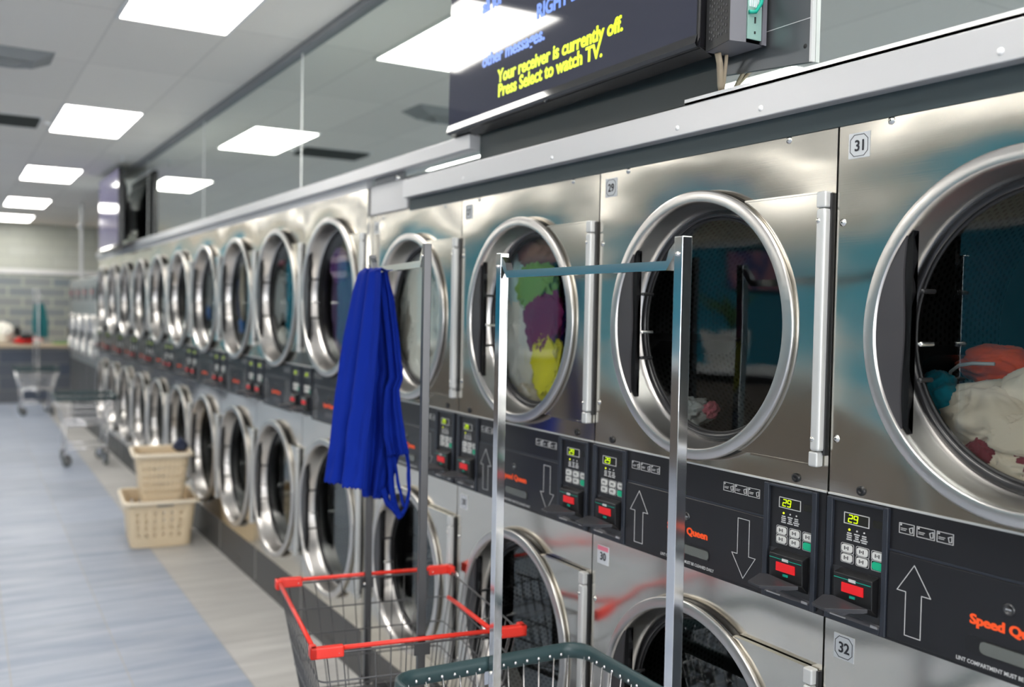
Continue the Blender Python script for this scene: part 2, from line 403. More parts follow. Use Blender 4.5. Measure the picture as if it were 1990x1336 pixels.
# mirrors, one pane after the other
seams = [-1.55, .50, 2.57, 4.64, 6.72, 8.80, 10.85, SOFF_END]
for i in range(len(seams)-1):
    a, b = seams[i], seams[i+1]
    zb = 2.03 if b < 3.0 else 2.06
    o = MB().box(0.0, .010, a+.0035, b-.0035, zb, 2.81).build('wall_mirror', 'mirror')
    names = ['mirror pane at the camera end of the bulkhead above the dryers', 'mirror pane behind the nearer television and right of it', 'mirror pane left of the nearer television, with the nearest reflected light',
             'mirror pane reflecting the second ceiling light, between two pale seams', 'mirror pane reflecting the third ceiling light', 'mirror pane over the far dryers, just short of the distant television', 'narrow mirror pane behind the distant television']
    tag(o, names[i], 'mirror', 'mirror panes above the dryers')
    if 0 < i < 6:
        tag(MB().box(-.002, .0, b-.0035, b+.0035, zb, 2.81).build('trim_'+str(i+6), 'trim_white'), kind='structure')

# trims
def bolt(mb, x, y, z, r, h=.004, n=16):
    mb.lathe(y, z, [(x, r), (x-h*.6, r*.85), (x-h, r*.4), (x-h, .0001)], n)
    return mb
nt = MB().box(-.035, .012, -1.5, 3.335, 1.973, 2.040).build('metal_trim', 'trim_alu', bevel=.003)
tag(nt, 'light grey metal trim strip with bolts above dryers 25 to 31, below the near mirror', 'trim strip')
for y in (.956, 1.491, 1.759, 2.30, 2.84):
    bolt(MB(), -.035, y, 1.992, .0065).build('bolt', 'trim_white', nt)
ch = MB().box(-.028, .0, -1.5, 1.745, 2.040, 2.049).box(-.028, -.020, -1.5, 1.745, 2.040, 2.056).build('mirror_channel', 'trim_white', bevel=.0015)
tag(ch, 'narrow white channel holding the bottom of the mirror, right of the television', 'mirror channel')
ft = MB().box(-.045, .0, 2.79, SOFF_END, 2.082, 2.132).build('metal_trim', 'trim_alu', bevel=.004)
ft['label'] = 'long pale metal trim strip above the far dryers running to the distant television'; ft['category'] = 'trim strip'
MB().box(-.022, .012, 3.72, SOFF_END, 2.045, 2.082).build('fascia', 'gap_grey', ft)
gp = MB().box(-.012, .0, 3.345, 3.705, 1.938, 2.052).build('filler_panel', 'gap_grey', bevel=.002)
tag(gp, 'light grey filler panel between the near trim and the far dryer block', 'panel')
MB().box(-.010, .0, 3.40, 3.66, 2.052, 2.080).build('upper_strip', 'ceiling_channel', gp)
MB().lathe(3.43, 2.063, [(-.010, .012), (-.020, .011), (-.022, .006)], 16).build('stud', 'screw_metal', gp)
tag(MB().box(-.004, .012, -1.5, 3.335, 1.928, 1.975).build('backing_board', 'recess_teal'), 'dark teal painted board in the gap between the dryer tops and the metal trim', 'board')

# ------------------------------------------------------------------ ceiling lights
def ceiling_light():
    r = empty('ceiling_light')
    w2, l2 = .245, .56
    MB().box(-w2+.012, w2-.012, -l2+.012, l2-.012, -.004, .012).build('diffuser', 'light_panel', r)
    f = MB()
    for s in (-1, 1):
        f.box(s*(w2-.012), s*(w2+.004), -l2-.004, l2+.004, -.008, .01); f.box(-w2, w2, s*(l2-.012), s*(l2+.004), -.008, .01)
    f.build('frame', 'light_frame', r)
    return r
cl = ceiling_light(); first = True
ROWX = [-.615, -2.44, -4.40, -6.30]
ROWY = [-2.4, .87, 4.07, 7.37, 10.6, 13.75, 16.35]
lab = {4.07: 'nearest bright ceiling light of the row beside the mirrors, cut by the top edge', 7.37: 'second ceiling light along the mirrors', 10.6: 'third ceiling light along the mirrors',
       13.75: 'fourth ceiling light along the mirrors, small and distant', 16.35: 'last ceiling light along the mirrors, just in front of the block wall'}
for i, x in enumerate(ROWX):
    for y in ROWY:
        o = cl if first else copy_tree(cl); first = False
        o.location = (x, y, H-.002)
        if i == 0 and y in lab: tag(o, lab[y], 'ceiling light', 'ceiling lights')
        elif i == 0: tag(o, 'ceiling light of the mirror row seen only in reflections, beside the camera', 'ceiling light', 'ceiling lights')
        else: tag(o, 'square-edged ceiling light further across the room, seen only in reflections', 'ceiling light', 'ceiling lights')

# ceiling vent and diffuser
v = empty('ceiling_vent', (-1.22, 7.58, H)); tag(v, 'black louvred ceiling vent left of the second ceiling light', 'air vent')
MB().box(-.29, .29, -.19, .19, -.006, .0).build('frame', 'light_frame', v)
MB().box(-.27, .27, -.17, .17, -.0075, -.005).build('opening', 'vent_dark', v)
for k in range(7):
    MB().add([(-.27, -.15+k*.05, -.008), (.27, -.15+k*.05, -.008), (.27, -.13+k*.05, -.026), (-.27, -.13+k*.05, -.026)], [(0, 1, 2, 3)]).build('louvre', 'vent_dark', v, solid=.003)
MB().box(.31, .35, -.02, .02, -.02, 0).build('sensor', 'pole_white', v)
v = empty('ceiling_diffuser', (-1.36, 5.62, H)); v.scale = (1, .55, 1); tag(v, 'grey pyramid ceiling diffuser at the upper left edge', 'air diffuser')
MB().add([(-.33, -.26, 0), (.33, -.26, 0), (.33, .26, 0), (-.33, .26, 0), (-.24, -.18, -.045), (.24, -.18, -.045), (.24, .18, -.045), (-.24, .18, -.045)],
         [(0, 4, 5, 1), (1, 5, 6, 2), (2, 6, 7, 3), (3, 7, 4, 0)]).build('skirt', 'vent_grey', v, solid=.003)
MB().box(-.24, .24, -.18, .18, -.048, -.042).build('face', 'vent_grey', v)
for k in range(3): MB().box(-.2+k*.02, .2-k*.02, -.14+k*.03, .14-k*.03, -.056-k*.006, -.05-k*.006).build('cone', 'vent_grey', v)
for (sx, sy, nm) in ((-.2, 8.9, 'small ceiling sprinkler by the third light'), (-1.05, 12.2, 'small ceiling sprinkler near the fourth light')):
    s = MB().lathe(0, 0, [(-.001, .0001), (0, .03), (.008, .03), (.012, .008), (.04, .008), (.045, .018), (.048, .0001)], 16)
    s.v = [(y, z, -x) for x, y, z in s.v]; o = s.build('sprinkler', 'light_frame', loc=(sx, sy, H)); tag(o, nm, 'sprinkler', 'ceiling sprinklers')

# ------------------------------------------------------------------ dryers
Y0 = 1.311865
def sheet_with_hole(y0, y1, z0, z1, r, x=0., n=96, fold=.02):
    """rectangle (door centre at the origin) with a round hole"""
    cs = [math.atan2(z, y) for y in (y0, y1) for z in (z0, z1)]
    an = sorted(set([-PI+2*PI*i/n for i in range(n)]+cs)); k = len(an); vi = []; vo = []
    for a in an:
        c, s = math.cos(a), math.sin(a)
        t = min([t for t in [(y1/c if c > 1e-9 else 1e9), (y0/c if c < -1e-9 else 1e9), (z1/s if s > 1e-9 else 1e9), (z0/s if s < -1e-9 else 1e9)] if t > 0])
        vi.append((x, r*c, r*s)); vo.append((x, t*c, t*s))
    mb = MB(); vs = vi+vo+[(x+.03, a, b) for _, a, b in vi]+[(x+fold, a, b) for _, a, b in vo]
    fs = []
    for i in range(k):
        j = (i+1) % k
        fs += [(i, j, k+j, k+i), (2*k+i, 2*k+j, j, i), (k+i, k+j, 3*k+j, 3*k+i)]
    return mb.add(vs, fs)
def screw_mb(x, y, z, r=.0075, h=.005):
    mb = MB().lathe(y, z, [(x, r*1.25), (x-.0008, r*1.25), (x-.001, r), (x-h*.6, r*.85), (x-h, r*.45), (x-h, r*.3)], 16)
    return mb
def socket_mb(x, y, z, r=.0075, h=.005):
    return MB().disc(y, z, x-h+.0004, r*.31, 6)
def door(parent, cz, c, big):
    """ring door, its hinged ear on the camera side; c: ring radius"""
    R = c['R']; cy = c['cy']; s = R/.313
    yc = cy
    d = MB()
    em = MB()
    d.lathe(yc, cz, [(.0, R-.020), (-.006, R-.014), (-.010, R-.010), (-.013, R-.014), (-.013, R-.010), (-.017, R-.001), (-.0235, R), (-.0255, R-.0012), (-.0268, R-.003)], 112)
    d.lathe(yc, cz, [(-.0268, R-.003), (-.0288, R-.010), (-.0292, R-.022), (-.0285, R-.0255)], 112)
    d.lathe(yc, cz, [(-.0285, R-.0255), (-.0265, R-.0275), (-.010, R-.0300), (.030, R-.0360), (.046, R-.040), (.050, R-.047)], 112)
    # ear: flat folded sheet reaching to the hinge
    ear = c['ear']; yr = -.3675
    pts = [(yc-math.cos(a)*0-R*.975*math.cos(a), cz+R*.975*math.sin(a)) for a in [math.asin(ear/(R*.975))*(1-2*i/18) for i in range(19)]]
    em.prism(pts+[(yr, cz-ear), (yr, cz+ear)], -.0145, -.0085)
    em.box(-.0165, -.004, yr-.0, yr-.004, cz-ear, cz+ear); em.box(-.0165, -.004, yr, yc-R*.62 if ear < R*.8 else yc-R*.5, cz+ear, cz+ear+.004); em.box(-.0165, -.004, yr, yc-R*.62, cz-ear-.004, cz-ear)
    do = d.build('door', 'ring_metal', parent)
    em.build('hinge_plate', 'ear_metal', do)
    # dark backing arc under the ring
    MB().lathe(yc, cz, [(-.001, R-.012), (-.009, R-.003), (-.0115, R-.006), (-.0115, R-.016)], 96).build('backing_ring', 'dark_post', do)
    g = MB().lathe(yc, cz, [(.046, R-.0405), (.043, R-.044), (.040, R-.052), (.045, R-.058), (.053, R-.057), (.058, R-.048)], 96).build('gasket', 'rubber_gloss', do)
    MB().lathe(yc, cz, [(.049, R-.056), (.047, R-.060), (.049, R-.0635), (.054, R-.0635)], 96).build('glass_seal', 'rubber', do)
    gl = MB().lathe(yc, cz, [(.0515, .0001), (.051, R*.4), (.050, R-.0585)], 96).build('glass', 'door_glass', do)
    # moulded pull on the far side: a dark crescent closing off part of the opening, with a scalloped free edge
    ri = R-.0270; half = .178*s; a_ = math.asin(half/ri)
    arc = [(yc+ri*math.cos(t), cz+ri*math.sin(t)) for t in [(-a_+2*a_*i/24) for i in range(25)]]
    xin = yc+ri*math.cos(a_)
    edge = []
    for i in range(1, 20):
        t = i/20; z = cz+half-2*half*t
        edge.append((xin+.003*s*math.sin(2*PI*t*1.5)+.004*s*math.sin(PI*t), z))
    hp = MB().prism(arc+edge, -.0235, -.019).build('handle', 'pull_grey', do)
    bk = MB()
    arc2 = [(yc+(ri-.004)*math.cos(t), cz+(ri-.004)*math.sin(t)) for t in [(-a_*1.06+2*a_*1.06*i/24) for i in range(25)]]
    e2 = []
    for i in range(1, 26):
        t = i/26; z = cz+(half*1.06)*(1-2*t)
        e2.append((xin+.004*s*math.sin(PI*t)-.010*s*(math.exp(-((t-.14)/.06)**2)+math.exp(-((t-.30)/.05)**2)+math.exp(-((t-.80)/.07)**2))-.002*s, z))
    bk.prism(arc2+e2, -.0185, -.004); bk.build('pull_recess', 'black_plastic', do)
    for zz in (.075, -.02, -.085):
        MB().lathe(xin-.028*s, cz+zz*s, [(-.016, .0001), (-.017, .003), (-.012, .0045), (.02, .0045)], 10).build('pull_screw', 'screw_metal' if zz == -.02 else 'black_plastic', do)
    # hinge: round knuckle with end blocks
    hy = -.3785; hx = -.013
    hb = MB()
    hb.v, hb.f, hb.sm = [], [], []
    z0, z1 = cz-ear, cz+ear
    hb.box(-.024, -.001, hy-.0125, hy+.0105, z0+.028, z1-.030)
    h1 = hb.build('hinge', 'hinge_metal', do, bevel=.006, seg=3)
    MB().box(-.022, -.001, hy-.0115, hy+.0125, z1-.029, z1+.004).build('hinge_block', 'hinge_metal', do, bevel=.004)
    MB().box(-.022, -.001, hy-.008, hy+.0145, z0-.004, z0+.027).build('hinge_block', 'hinge_metal', do, bevel=.004)
    MB().box(-.008, -.0005, hy-.0165, hy-.0115, z0+.02, z1).build('hinge_shadow_strip', 'dark_post', do)  # dark strip standing in for the shadow beside the hinge
    if big:
        for zz in (z1-.055, z0+.052):
            screw_mb(-.0235, hy+.004, zz, .0042, .003).build('hinge_screw', 'screw_metal', do)
    return do

NEAR = dict(R=.313, cy=-.005, up=1.527, lo=.566, ear=.272, top=1.935, p0=.9505, p1=1.204, toe=.15, hole=.287, sheet='sheet_near')
FAR = dict(R=.357, cy=.012, up=1.602, lo=.604, ear=.262, top=2.045, p0=1.040, p1=1.275, toe=.205, hole=.332, sheet='sheet_far')

def module_parts(parent, u0, cfg, n29=True, full=True):
    """one control module, u0 = left edge measured from the far side, built for the near dryers' heights and moved to the panel"""
    dz = cfg['p1']-1.204; zs = 1.0
    Y = lambda u: .4-(u0+u)
    body = MB()
    z0, z1 = cfg['p0']+.004, cfg['p1']-.006
    # frame borders round a sunk face
    body.box(-.010, 0, Y(-.014), Y(-.0), z0, z1); body.box(-.010, 0, Y(.118), Y(.130), z0, z1)
    body.box(-.010, 0, Y(0), Y(.118), z1-.006, z1); body.box(-.010, 0, Y(0), Y(.118), z0, z0+.012)
    mo = body.build('control_module', 'module_navy', parent, bevel=.002)
    MB().box(-.003, 0, Y(0), Y(.118), z0+.012, z1-.006).build('module_face', 'panel_black', mo)
    def B(mb, nm, mt, **k): return shift(mb, z=dz).build(nm, mt, mo, **k)
    # display
    B(MB().outline([(Y(.0255), 1.1715), (Y(.0835), 1.1715), (Y(.0835), 1.1505), (Y(.0255), 1.1505)], .0014, -.0042, -.003), 'display_frame', 'white_ink')
    B(MB().box(-.0036, -.003, Y(.0265), Y(.0825), 1.1515, 1.1705), 'display', 'display_back')
    t = MB()
    for k_, segs in enumerate(('abged', 'abgfcd')):
        yb = Y(.0355)-k_*.0125; zb_ = 1.1545; sw, sh, q = .0085, .0135, .0009; sl = lambda z: (z-zb_)*.12
        seg = {'a': ((0, sh), (sw, sh)), 'g': ((0, sh/2), (sw, sh/2)), 'd': ((0, 0), (sw, 0)), 'f': ((0, sh/2), (0, sh)), 'b': ((sw, sh/2), (sw, sh)), 'e': ((0, 0), (0, sh/2)), 'c': ((sw, 0), (sw, sh/2))}
        for c_ in segs:
            (a0, b0), (a1, b1) = seg[c_]
            hor = b0 == b1
            P = [(a0, b0-q), (a1, b1-q), (a1, b1+q), (a0, b0+q)] if hor else [(a0-q, b0), (a0+q, b0), (a1+q, b1), (a1-q, b1)]
            t.prism([(yb-a-b*.12, zb_+b) for a, b in P], -.0046, -.0040)
    B(t, 'digits', 'digit')
    B(MB().box(-.0036, -.003, Y(.093), Y(.115), 1.154, 1.168), 'card_window', 'display_back')
    if full:
        ic = MB()
        rnd = random.Random(3)
        for k, uu in enumerate((.038, .056, .073)):
            for j in range(4):
                wd = .004+.004*rnd.random(); ic.box(-.0035, -.003, Y(uu-wd), Y(uu+wd), 1.131-j*.0042, 1.1325-j*.0042+.0008)
        B(ic, 'indicator_lettering', 'white_ink')
        ld = MB()
        ld.lathe(Y(.038), 1.139, [(-.0045, .0001), (-.0042, .0022), (-.003, .0024)], 10)
        B(ld, 'indicator_light', 'led')
        d2 = MB()
        for uu in (.056, .073): d2.lathe(Y(uu), 1.139, [(-.0045, .0001), (-.0042, .0016), (-.003, .0018)], 10)
        B(d2, 'indicator_dots', 'white_ink')
    k = 0
    for r_, z in enumerate((1.1015, 1.0825)):
        for c_, uu in enumerate((.0345, .0705, .1065)):
            g = (r_ == 1 and c_ == 2)
            bt = B(MB().prism(rrect(Y(uu), z, .0125, .0075, .005), -.0052, -.003), 'button', 'button_green' if g else 'button_white')
            if full:
                bt2 = MB().outline(rrect(Y(uu), z, .0152, .0093, .003, 2), .0008, -.0036, -.003); shift(bt2, z=dz).build('button_outline', 'white_ink', bt)
                if not g:
                    dk = MB()
                    for j in range(3): dk.box(-.0056, -.0052, Y(uu-.006+.004*j), Y(uu-.004+.004*j), z-.003+(j % 2)*.002, z+.004-(j % 2)*.002)
                    shift(dk, z=dz).build('button_mark', 'dark_ink', bt)
    # coin unit
    hood = MB()
    yl, yr = Y(.020), Y(.110)
    zt, zf, zb = 1.062, 1.056, 1.002
    hood.add([(-.003, yl, zt), (-.003, yr, zt), (-.024, yr, zf), (-.024, yl, zf), (-.003, yl, zb-.018), (-.003, yr, zb-.018), (-.022, yr, zb), (-.022, yl, zb)],
             [(0, 3, 2, 1), (3, 7, 6, 2), (0, 4, 7, 3), (1, 2, 6, 5), (4, 5, 6, 7)])
    ho = B(hood, 'coin_unit', 'black_plastic', bevel=.002)
    def HB(mb, nm, mt, **k): return shift(mb, z=dz).build(nm, mt, ho, **k)
    HB(MB().box(-.0255, -.0225, yl-.021, yr+.019, 1.0220, 1.0400), 'price_label', 'red_label')
    HB(MB().box(-.0250, -.0225, yl-.002, yr+.002, 1.0465, 1.0476), 'teal_line', 'teal_ink')
    HB(MB().box(-.0253, -.0225, yl-.037, yr+.037, 1.0440, 1.0495), 'mark_plate', 'white_ink')
    HB(MB().box(-.0251, -.0225, yl-.040, yr+.038, 1.0130, 1.0175), 'teal_mark', 'teal_ink')
    # slide tongue
    tg = MB().add([(-.028, yl-.002, 1.010), (-.028, yr+.004, 1.004), (-.050, yr+.018, 1.004), (-.086, yl-.034, 1.000), (-.088, yl-.004, 1.003), (-.040, yl+.010, 1.010),
                   (-.028, yl-.002, 1.004), (-.028, yr+.004, .996), (-.048, yr+.018, .994), (-.084, yl-.034, .994), (-.086, yl-.004, .997), (-.040, yl+.010, 1.004)],
                  [(0, 5, 4, 3, 2, 1), (6, 7, 8, 9, 10, 11), (0, 1, 7, 6), (1, 2, 8, 7), (2, 3, 9, 8), (3, 4, 10, 9), (4, 5, 11, 10), (5, 0, 6, 11)])
    HB(tg, 'coin_slide', 'slide_grey', bevel=.001)
    HB(MB().add([(-.028, yl-.034, 1.004), (-.028, yl-.052, 1.004), (-.055, yl-.048, 1.002), (-.055, yl-.036, 1.002), (-.028, yl-.034, .990), (-.028, yl-.052, .990), (-.05, yl-.048, .984), (-.05, yl-.036, .984)],
                [(0, 3, 2, 1), (4, 5, 6, 7), (0, 1, 5, 4), (2, 3, 7, 6), (1, 2, 6, 5), (3, 0, 4, 7)]), 'slide_rib', 'handle_grey')
    B(MB().box(-.0040, -.003, Y(.0), Y(.116), .972, 1.063), 'coin_recess', 'rubber_gloss')
    B(MB().add([(-.003, Y(.0), .972), (-.003, Y(.116), .972), (-.012, Y(.118), .966), (-.012, Y(-.002), .966)], [(0, 1, 2, 3)]), 'tray_edge', 'handle_grey', solid=.002)
    B(MB().box(-.0125, -.0105, Y(.004), Y(.042), .9655, .9680), 'tray_highlight', 'ring_metal')  # bright metal strips imitate highlights along the tray edge
    B(MB().box(-.0125, -.0105, Y(.100), Y(.116), .966, .971), 'tray_highlight', 'ring_metal')
    return mo

def arrow_pts(up_):
    if up_: P = [(.206, 1.104), (.241, 1.052), (.2225, 1.052), (.2225, .972), (.1895, .972), (.1895, 1.052), (.171, 1.052)]
    else: P = [(.576, .973), (.612, 1.024), (.592, 1.024), (.592, 1.104), (.557, 1.104), (.557, 1.024), (.540, 1.024)]
    return P
def make_dryer(cfg, detailed=True):
    c = cfg
    root = empty('stacked_dryer')
    W2 = .3975
    # cabinet: sides, top, back, divider
    cb = MB(); t = .004
    zt = c['top']
    cb.box(.002, .74, W2-t, W2, .02, zt); cb.box(.002, .74, -W2, -W2+t, .02, zt); cb.box(.002, .74, -W2, W2, zt-t, zt); cb.box(.736, .74, -W2, W2, .02, zt)
    cb.box(.012, .74, -W2, W2, c['p0'], c['p1'])
    cb.build('cabinet', 'cabinet_side', root)
    for nm, cz, za, zb in (('upper_front_sheet', c['up'], c['p1'], c['top']), ('lower_front_sheet', c['lo'], c['toe'], c['p0'])):
        s = sheet_with_hole(-W2-c['cy'], W2-c['cy'], za-cz, zb-cz, c['hole'])
        s.build(nm, c['sheet'], root, loc=(0, c['cy'], cz))
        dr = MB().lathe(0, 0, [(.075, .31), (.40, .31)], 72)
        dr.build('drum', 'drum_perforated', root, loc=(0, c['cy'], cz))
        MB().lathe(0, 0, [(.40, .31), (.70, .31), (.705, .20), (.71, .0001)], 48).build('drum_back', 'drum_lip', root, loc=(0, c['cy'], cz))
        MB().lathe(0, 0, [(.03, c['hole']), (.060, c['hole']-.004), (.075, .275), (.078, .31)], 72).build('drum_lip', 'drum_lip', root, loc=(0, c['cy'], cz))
        if detailed:
            for k in range(3):
                a = PI/2+.35+k*2*PI/3
                MB().add([(.09, .309*math.cos(a-.09), .309*math.sin(a-.09)), (.38, .309*math.cos(a-.09), .309*math.sin(a-.09)), (.38, .25*math.cos(a), .25*math.sin(a)), (.09, .25*math.cos(a), .25*math.sin(a)),
                          (.38, .309*math.cos(a+.09), .309*math.sin(a+.09)), (.09, .309*math.cos(a+.09), .309*math.sin(a+.09))], [(0, 1, 2, 3), (3, 2, 4, 5), (0, 3, 5), (1, 4, 2)]).build('drum_baffle', 'drum_lip', root, loc=(0, c['cy'], cz))
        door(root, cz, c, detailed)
    # toe plate
    tp = MB().box(.004, .012, -W2+.002, W2-.002, .0, c['toe']-.003).build('toe_plate', 'toe_grey', root)
    MB().box(.002, .006, -.055, .055, .047, .066).build('toe_slot', 'black_plastic', tp)
    # control band
    lp = MB().box(-.002, .010, -W2, W2, c['p0'], c['p1']-.001).build('control_panel', 'panel_black', root, bevel=.001)
    MB().box(-.0035, .002, -W2, W2, c['p1']-.0035, c['p1']-.0).build('edge_bead', 'hinge_metal', lp)
    dz = c['p1']-1.204
    ld = shift(MB().box(-.006, -.002, .4-.150, .4-.640, .957, 1.119), z=dz).build('lint_door', 'panel_black', root, bevel=.002)
    shift(MB().box(-.004, -.002, .4-.149, .4-.641, 1.1195, 1.1235), z=dz).build('groove', 'module_navy', lp)
    for up_ in (True, False):
        shift(MB().outline([(.4-u, z) for u, z in arrow_pts(up_)], .0013, -.0066, -.006), z=dz).build('arrow', 'white_ink', ld)
    for (a, b) in ((.169, .2), (.206, .242), (.247, .279), (.505, .537), (.541, .578), (.582, .616)):
        ic = MB()
        ic.outline([(.4-a, 1.1755), (.4-b, 1.1755), (.4-b, 1.157), (.4-a, 1.157)], .0010, -.0026, -.002)
        if detailed:
            ic.box(-.0026, -.002, .4-a-.003, .4-a-.016, 1.1655, 1.1665); ic.box(-.0026, -.002, .4-a-.003, .4-a-.014, 1.1625, 1.1635); ic.box(-.0026, -.002, .4-a-.002, .4-a-.005, 1.171, 1.174)
            ic.outline([(.4-b+.003, 1.171), (.4-b+.010, 1.168), (.4-b+.008, 1.160), (.4-b+.003, 1.161)], .0012, -.0026, -.002)
        shift(ic, z=dz).build('icon_print', 'white_ink', lp)
    tx = bold(text_mb('Speed Queen', .0165, -.0066, .4-.317, 1.0325, 1.0, .0006), .0018)
    k = .144/tx.width; tx.v = [(x, (.4-.317)+(y-(.4-.317))*k, z) for x, y, z in tx.v]
    shift(tx, z=dz).build('brand_lettering', 'orange_ink', ld)
    hd = shift(MB().prism(rrect(.4-.389, .996, .080, .0155, .014), -.0068, -.006), z=dz).build('handle_recess', 'black_plastic', ld)
    shift(MB().prism(rrect(.4-.402, .9965, .064, .0105, .009), -.0085, -.0068), z=dz).build('handle_bar', 'bar_grey' if detailed else 'handle_grey', hd)
    if detailed:
        tx = text_mb('LINT COMPARTMENT MUST BE CLEANED DAILY', .0068, -.0064, .4-.294, .9625, .9, .0002)
        k = .190/tx.width; tx.v = [(x, (.4-.294)+(y-(.4-.294))*k, z) for x, y, z in tx.v]
        shift(tx, z=dz).build('notice_lettering', 'white_ink', ld)
    lk = MB().lathe(.4-.387, 1.0735, [(-.006, .0105), (-.0085, .0100), (-.0090, .0075), (-.007, .0070), (-.0068, .0001)], 20)
    shift(lk, z=dz).build('lock', 'dark_post', ld)
    if detailed: shift(MB().box(-.0078, -.0068, .4-.387-.0055, .4-.387+.0055, 1.0725, 1.0750), z=dz).build('lock_slot', 'screw_metal', ld)
    for u0 in (.019, .649): module_parts(root, u0, c, True, detailed)
    if detailed:
        for (u, z) in ((.080, 1.2185), (.716, 1.2185)):
            shift(MB().lathe(.4-u, z, [(0, .0100), (-.004, .0095), (-.0055, .006), (-.0055, .0035), (-.003, .0030), (-.003, .0001)], 20), z=dz).build('black_knob', 'black_plastic', root)
        for (u, z) in ((.122, 1.9215), (.670, 1.9215), (.0165, 1.739), (.0165, 1.312), (.0165, .777), (.0165, .35)):
            sm = screw_mb(0, .4-u, z, .0062, .0045).build('screw', 'screw_metal', root)
            socket_mb(0, .4-u, z, .0062, .0045).build('screw_socket', 'dark_ink', sm)
    return root

def plate(root, u, z, n, top='plate_silver', pink=False, white=False):
    yl, yr = .4-u, .4-u-.049
    p = MB().box(-.0016, .0, yl, yr, z-.049, z).build('number_plate', 'plate_white' if white else 'plate_silver', root)
    cc = .009; m_ = .004
    if pink: MB().box(-.0020, -.0016, yl-.001, yr+.001, z-.013, z-.001).build('pink_band', 'plate_pink', p)
    else:
        P = [(yl-m_, z-m_-cc), (yl-m_-cc, z-m_), (yr+m_+cc, z-m_), (yr+m_, z-m_-cc), (yr+m_, z-.049+m_+cc), (yr+m_+cc, z-.049+m_), (yl-m_-cc, z-.049+m_), (yl-m_, z-.049+m_+cc)]
        MB().outline(P, .0012, -.0020, -.0016).build('plate_border', 'dark_ink', p)
    t = text_mb(n, .0205, -.0022, (yl+yr)/2, z-.0350-(.003 if pink else 0), .92, .0004, centre=True); t = bold(t, .0012); t.build('number', 'dark_ink', p)

pn = make_dryer(NEAR); pf = make_dryer(FAR, False)
near_labels = [('31', '32', 'stainless stacked dryer numbered 31 and 32, cream and maroon laundry in its upper drum'),
               ('29', '30', 'stainless stacked dryer numbered 29 and 30, upper drum nearly empty'),
               ('27', '28', 'stainless stacked dryer with plate 28 below and bright mixed laundry in its upper drum'),
               ('25', '26', 'stainless stacked dryer behind the blue dress, white laundry pressed to its upper window')]
for k in range(4):
    o = pn if k == 0 else copy_tree(pn)
    o.location = (0, Y0+.8*k-.4, 0)
    tag(o, near_labels[k][2], 'dryer', 'near block of stacked dryers')
nears = [o for o in COL.objects if o.parent is None and o.name.startswith('stacked_dryer') and o.get('group') == 'near block of stacked dryers']
nears.sort(key=lambda o: o.location.y)
for k, o in enumerate(nears):
    a, b, _ = near_labels[k]
    plate(o, .026, 1.910, a)
    plate(o, .026, .928, b, pink=(b == '30'), white=(b in ('28', '30')))
far_txt = ['first stacked dryer of the far block, purple striped laundry in the upper drum', 'second stacked dryer of the far block, grey laundry in the upper drum',
           'third stacked dryer of the far block, dark blue and yellow laundry in the upper drum', 'fourth stacked dryer of the far block, pale laundry with a blue patch above',
           'fifth stacked dryer of the far block, both drums dark and empty', 'sixth stacked dryer of the far block, a grey lump low in the upper drum',
           'seventh stacked dryer of the far block, dark drums', 'eighth stacked dryer of the far block, above the empty wire cart',
           'ninth stacked dryer of the far block, next to last before the washers', 'last stacked dryer of the far block, beside the washers']
for k in range(10):
    o = pf if k == 0 else copy_tree(pf)
    o.location = (-.022, Y0+.8*3+.4+.8*k, 0)
    tag(o, far_txt[k], 'dryer', 'far block of stacked dryers')

# ------------------------------------------------------------------ laundry in the drums
def lump_mb(c, r, seed, amp=.3, n=72, nk=48, freq=1.6, ridges=1.0, flat=None):
    rd = random.Random(seed); off = Vector((rd.random()*50, rd.random()*50, rd.random()*50)); vs = []; fs = []
    for j in range(nk+1):
        th = PI*j/nk
        for i in range(n):
            ph = 2*PI*i/n; d = Vector((math.sin(th)*math.cos(ph), math.sin(th)*math.sin(ph), math.cos(th)))
            q = d*freq+off; wv = noise.noise_vector(q*.9)*.9
            a = noise.noise(q+wv); b = 1-abs(noise.noise(q*1.9+wv*1.3))*2; e = 1-abs(noise.noise(q*4.2+wv*2))*2
            s = 1+amp*(a*.9+ridges*(.42*b+.17*e)-.25)
            vs.append(Vector((c[0]+d.x*r[0]*s, c[1]+d.y*r[1]*s, c[2]+d.z*r[2]*s)))
    for j in range(nk):
        for i in range(n): fs.append((j*n+i, (j+1)*n+i, (j+1)*n+(i+1) % n, j*n+(i+1) % n))
    return MB().add(vs, fs, True)
def keep_in_drum(mb, yc, zc, R=.300, x0=.066, x1=.60):
    out = []
    for x, y, z in mb.v:
        dy, dz = y-yc, z-zc; d = math.hypot(dy, dz)
        if d > R: dy, dz = dy*R/d, dz*R/d
        out.append((min(max(x, x0+.004*math.sin(40*y+23*z)), x1), yc+dy, zc+dz))
    mb.v = out; return mb
def laundry(k, far, seed, pos, r, m_, nm, label, cat, upper=True, **kw):
    """pos: (x, du, dz) from the drum centre of dryer k (du towards the camera side positive)"""
    c = FAR if far else NEAR
    yc = (Y0+.8*3+.4+.8*k if far else Y0+.8*k-.4)+c['cy']; zc = c['up'] if upper else c['lo']
    mb = lump_mb((pos[0], yc-pos[1], zc+pos[2]), r, seed, **kw); keep_in_drum(mb, yc, zc)
    if far: shift(mb, x=-.022)
    o = mb.build(nm, m_); tag(o, label, cat); return o
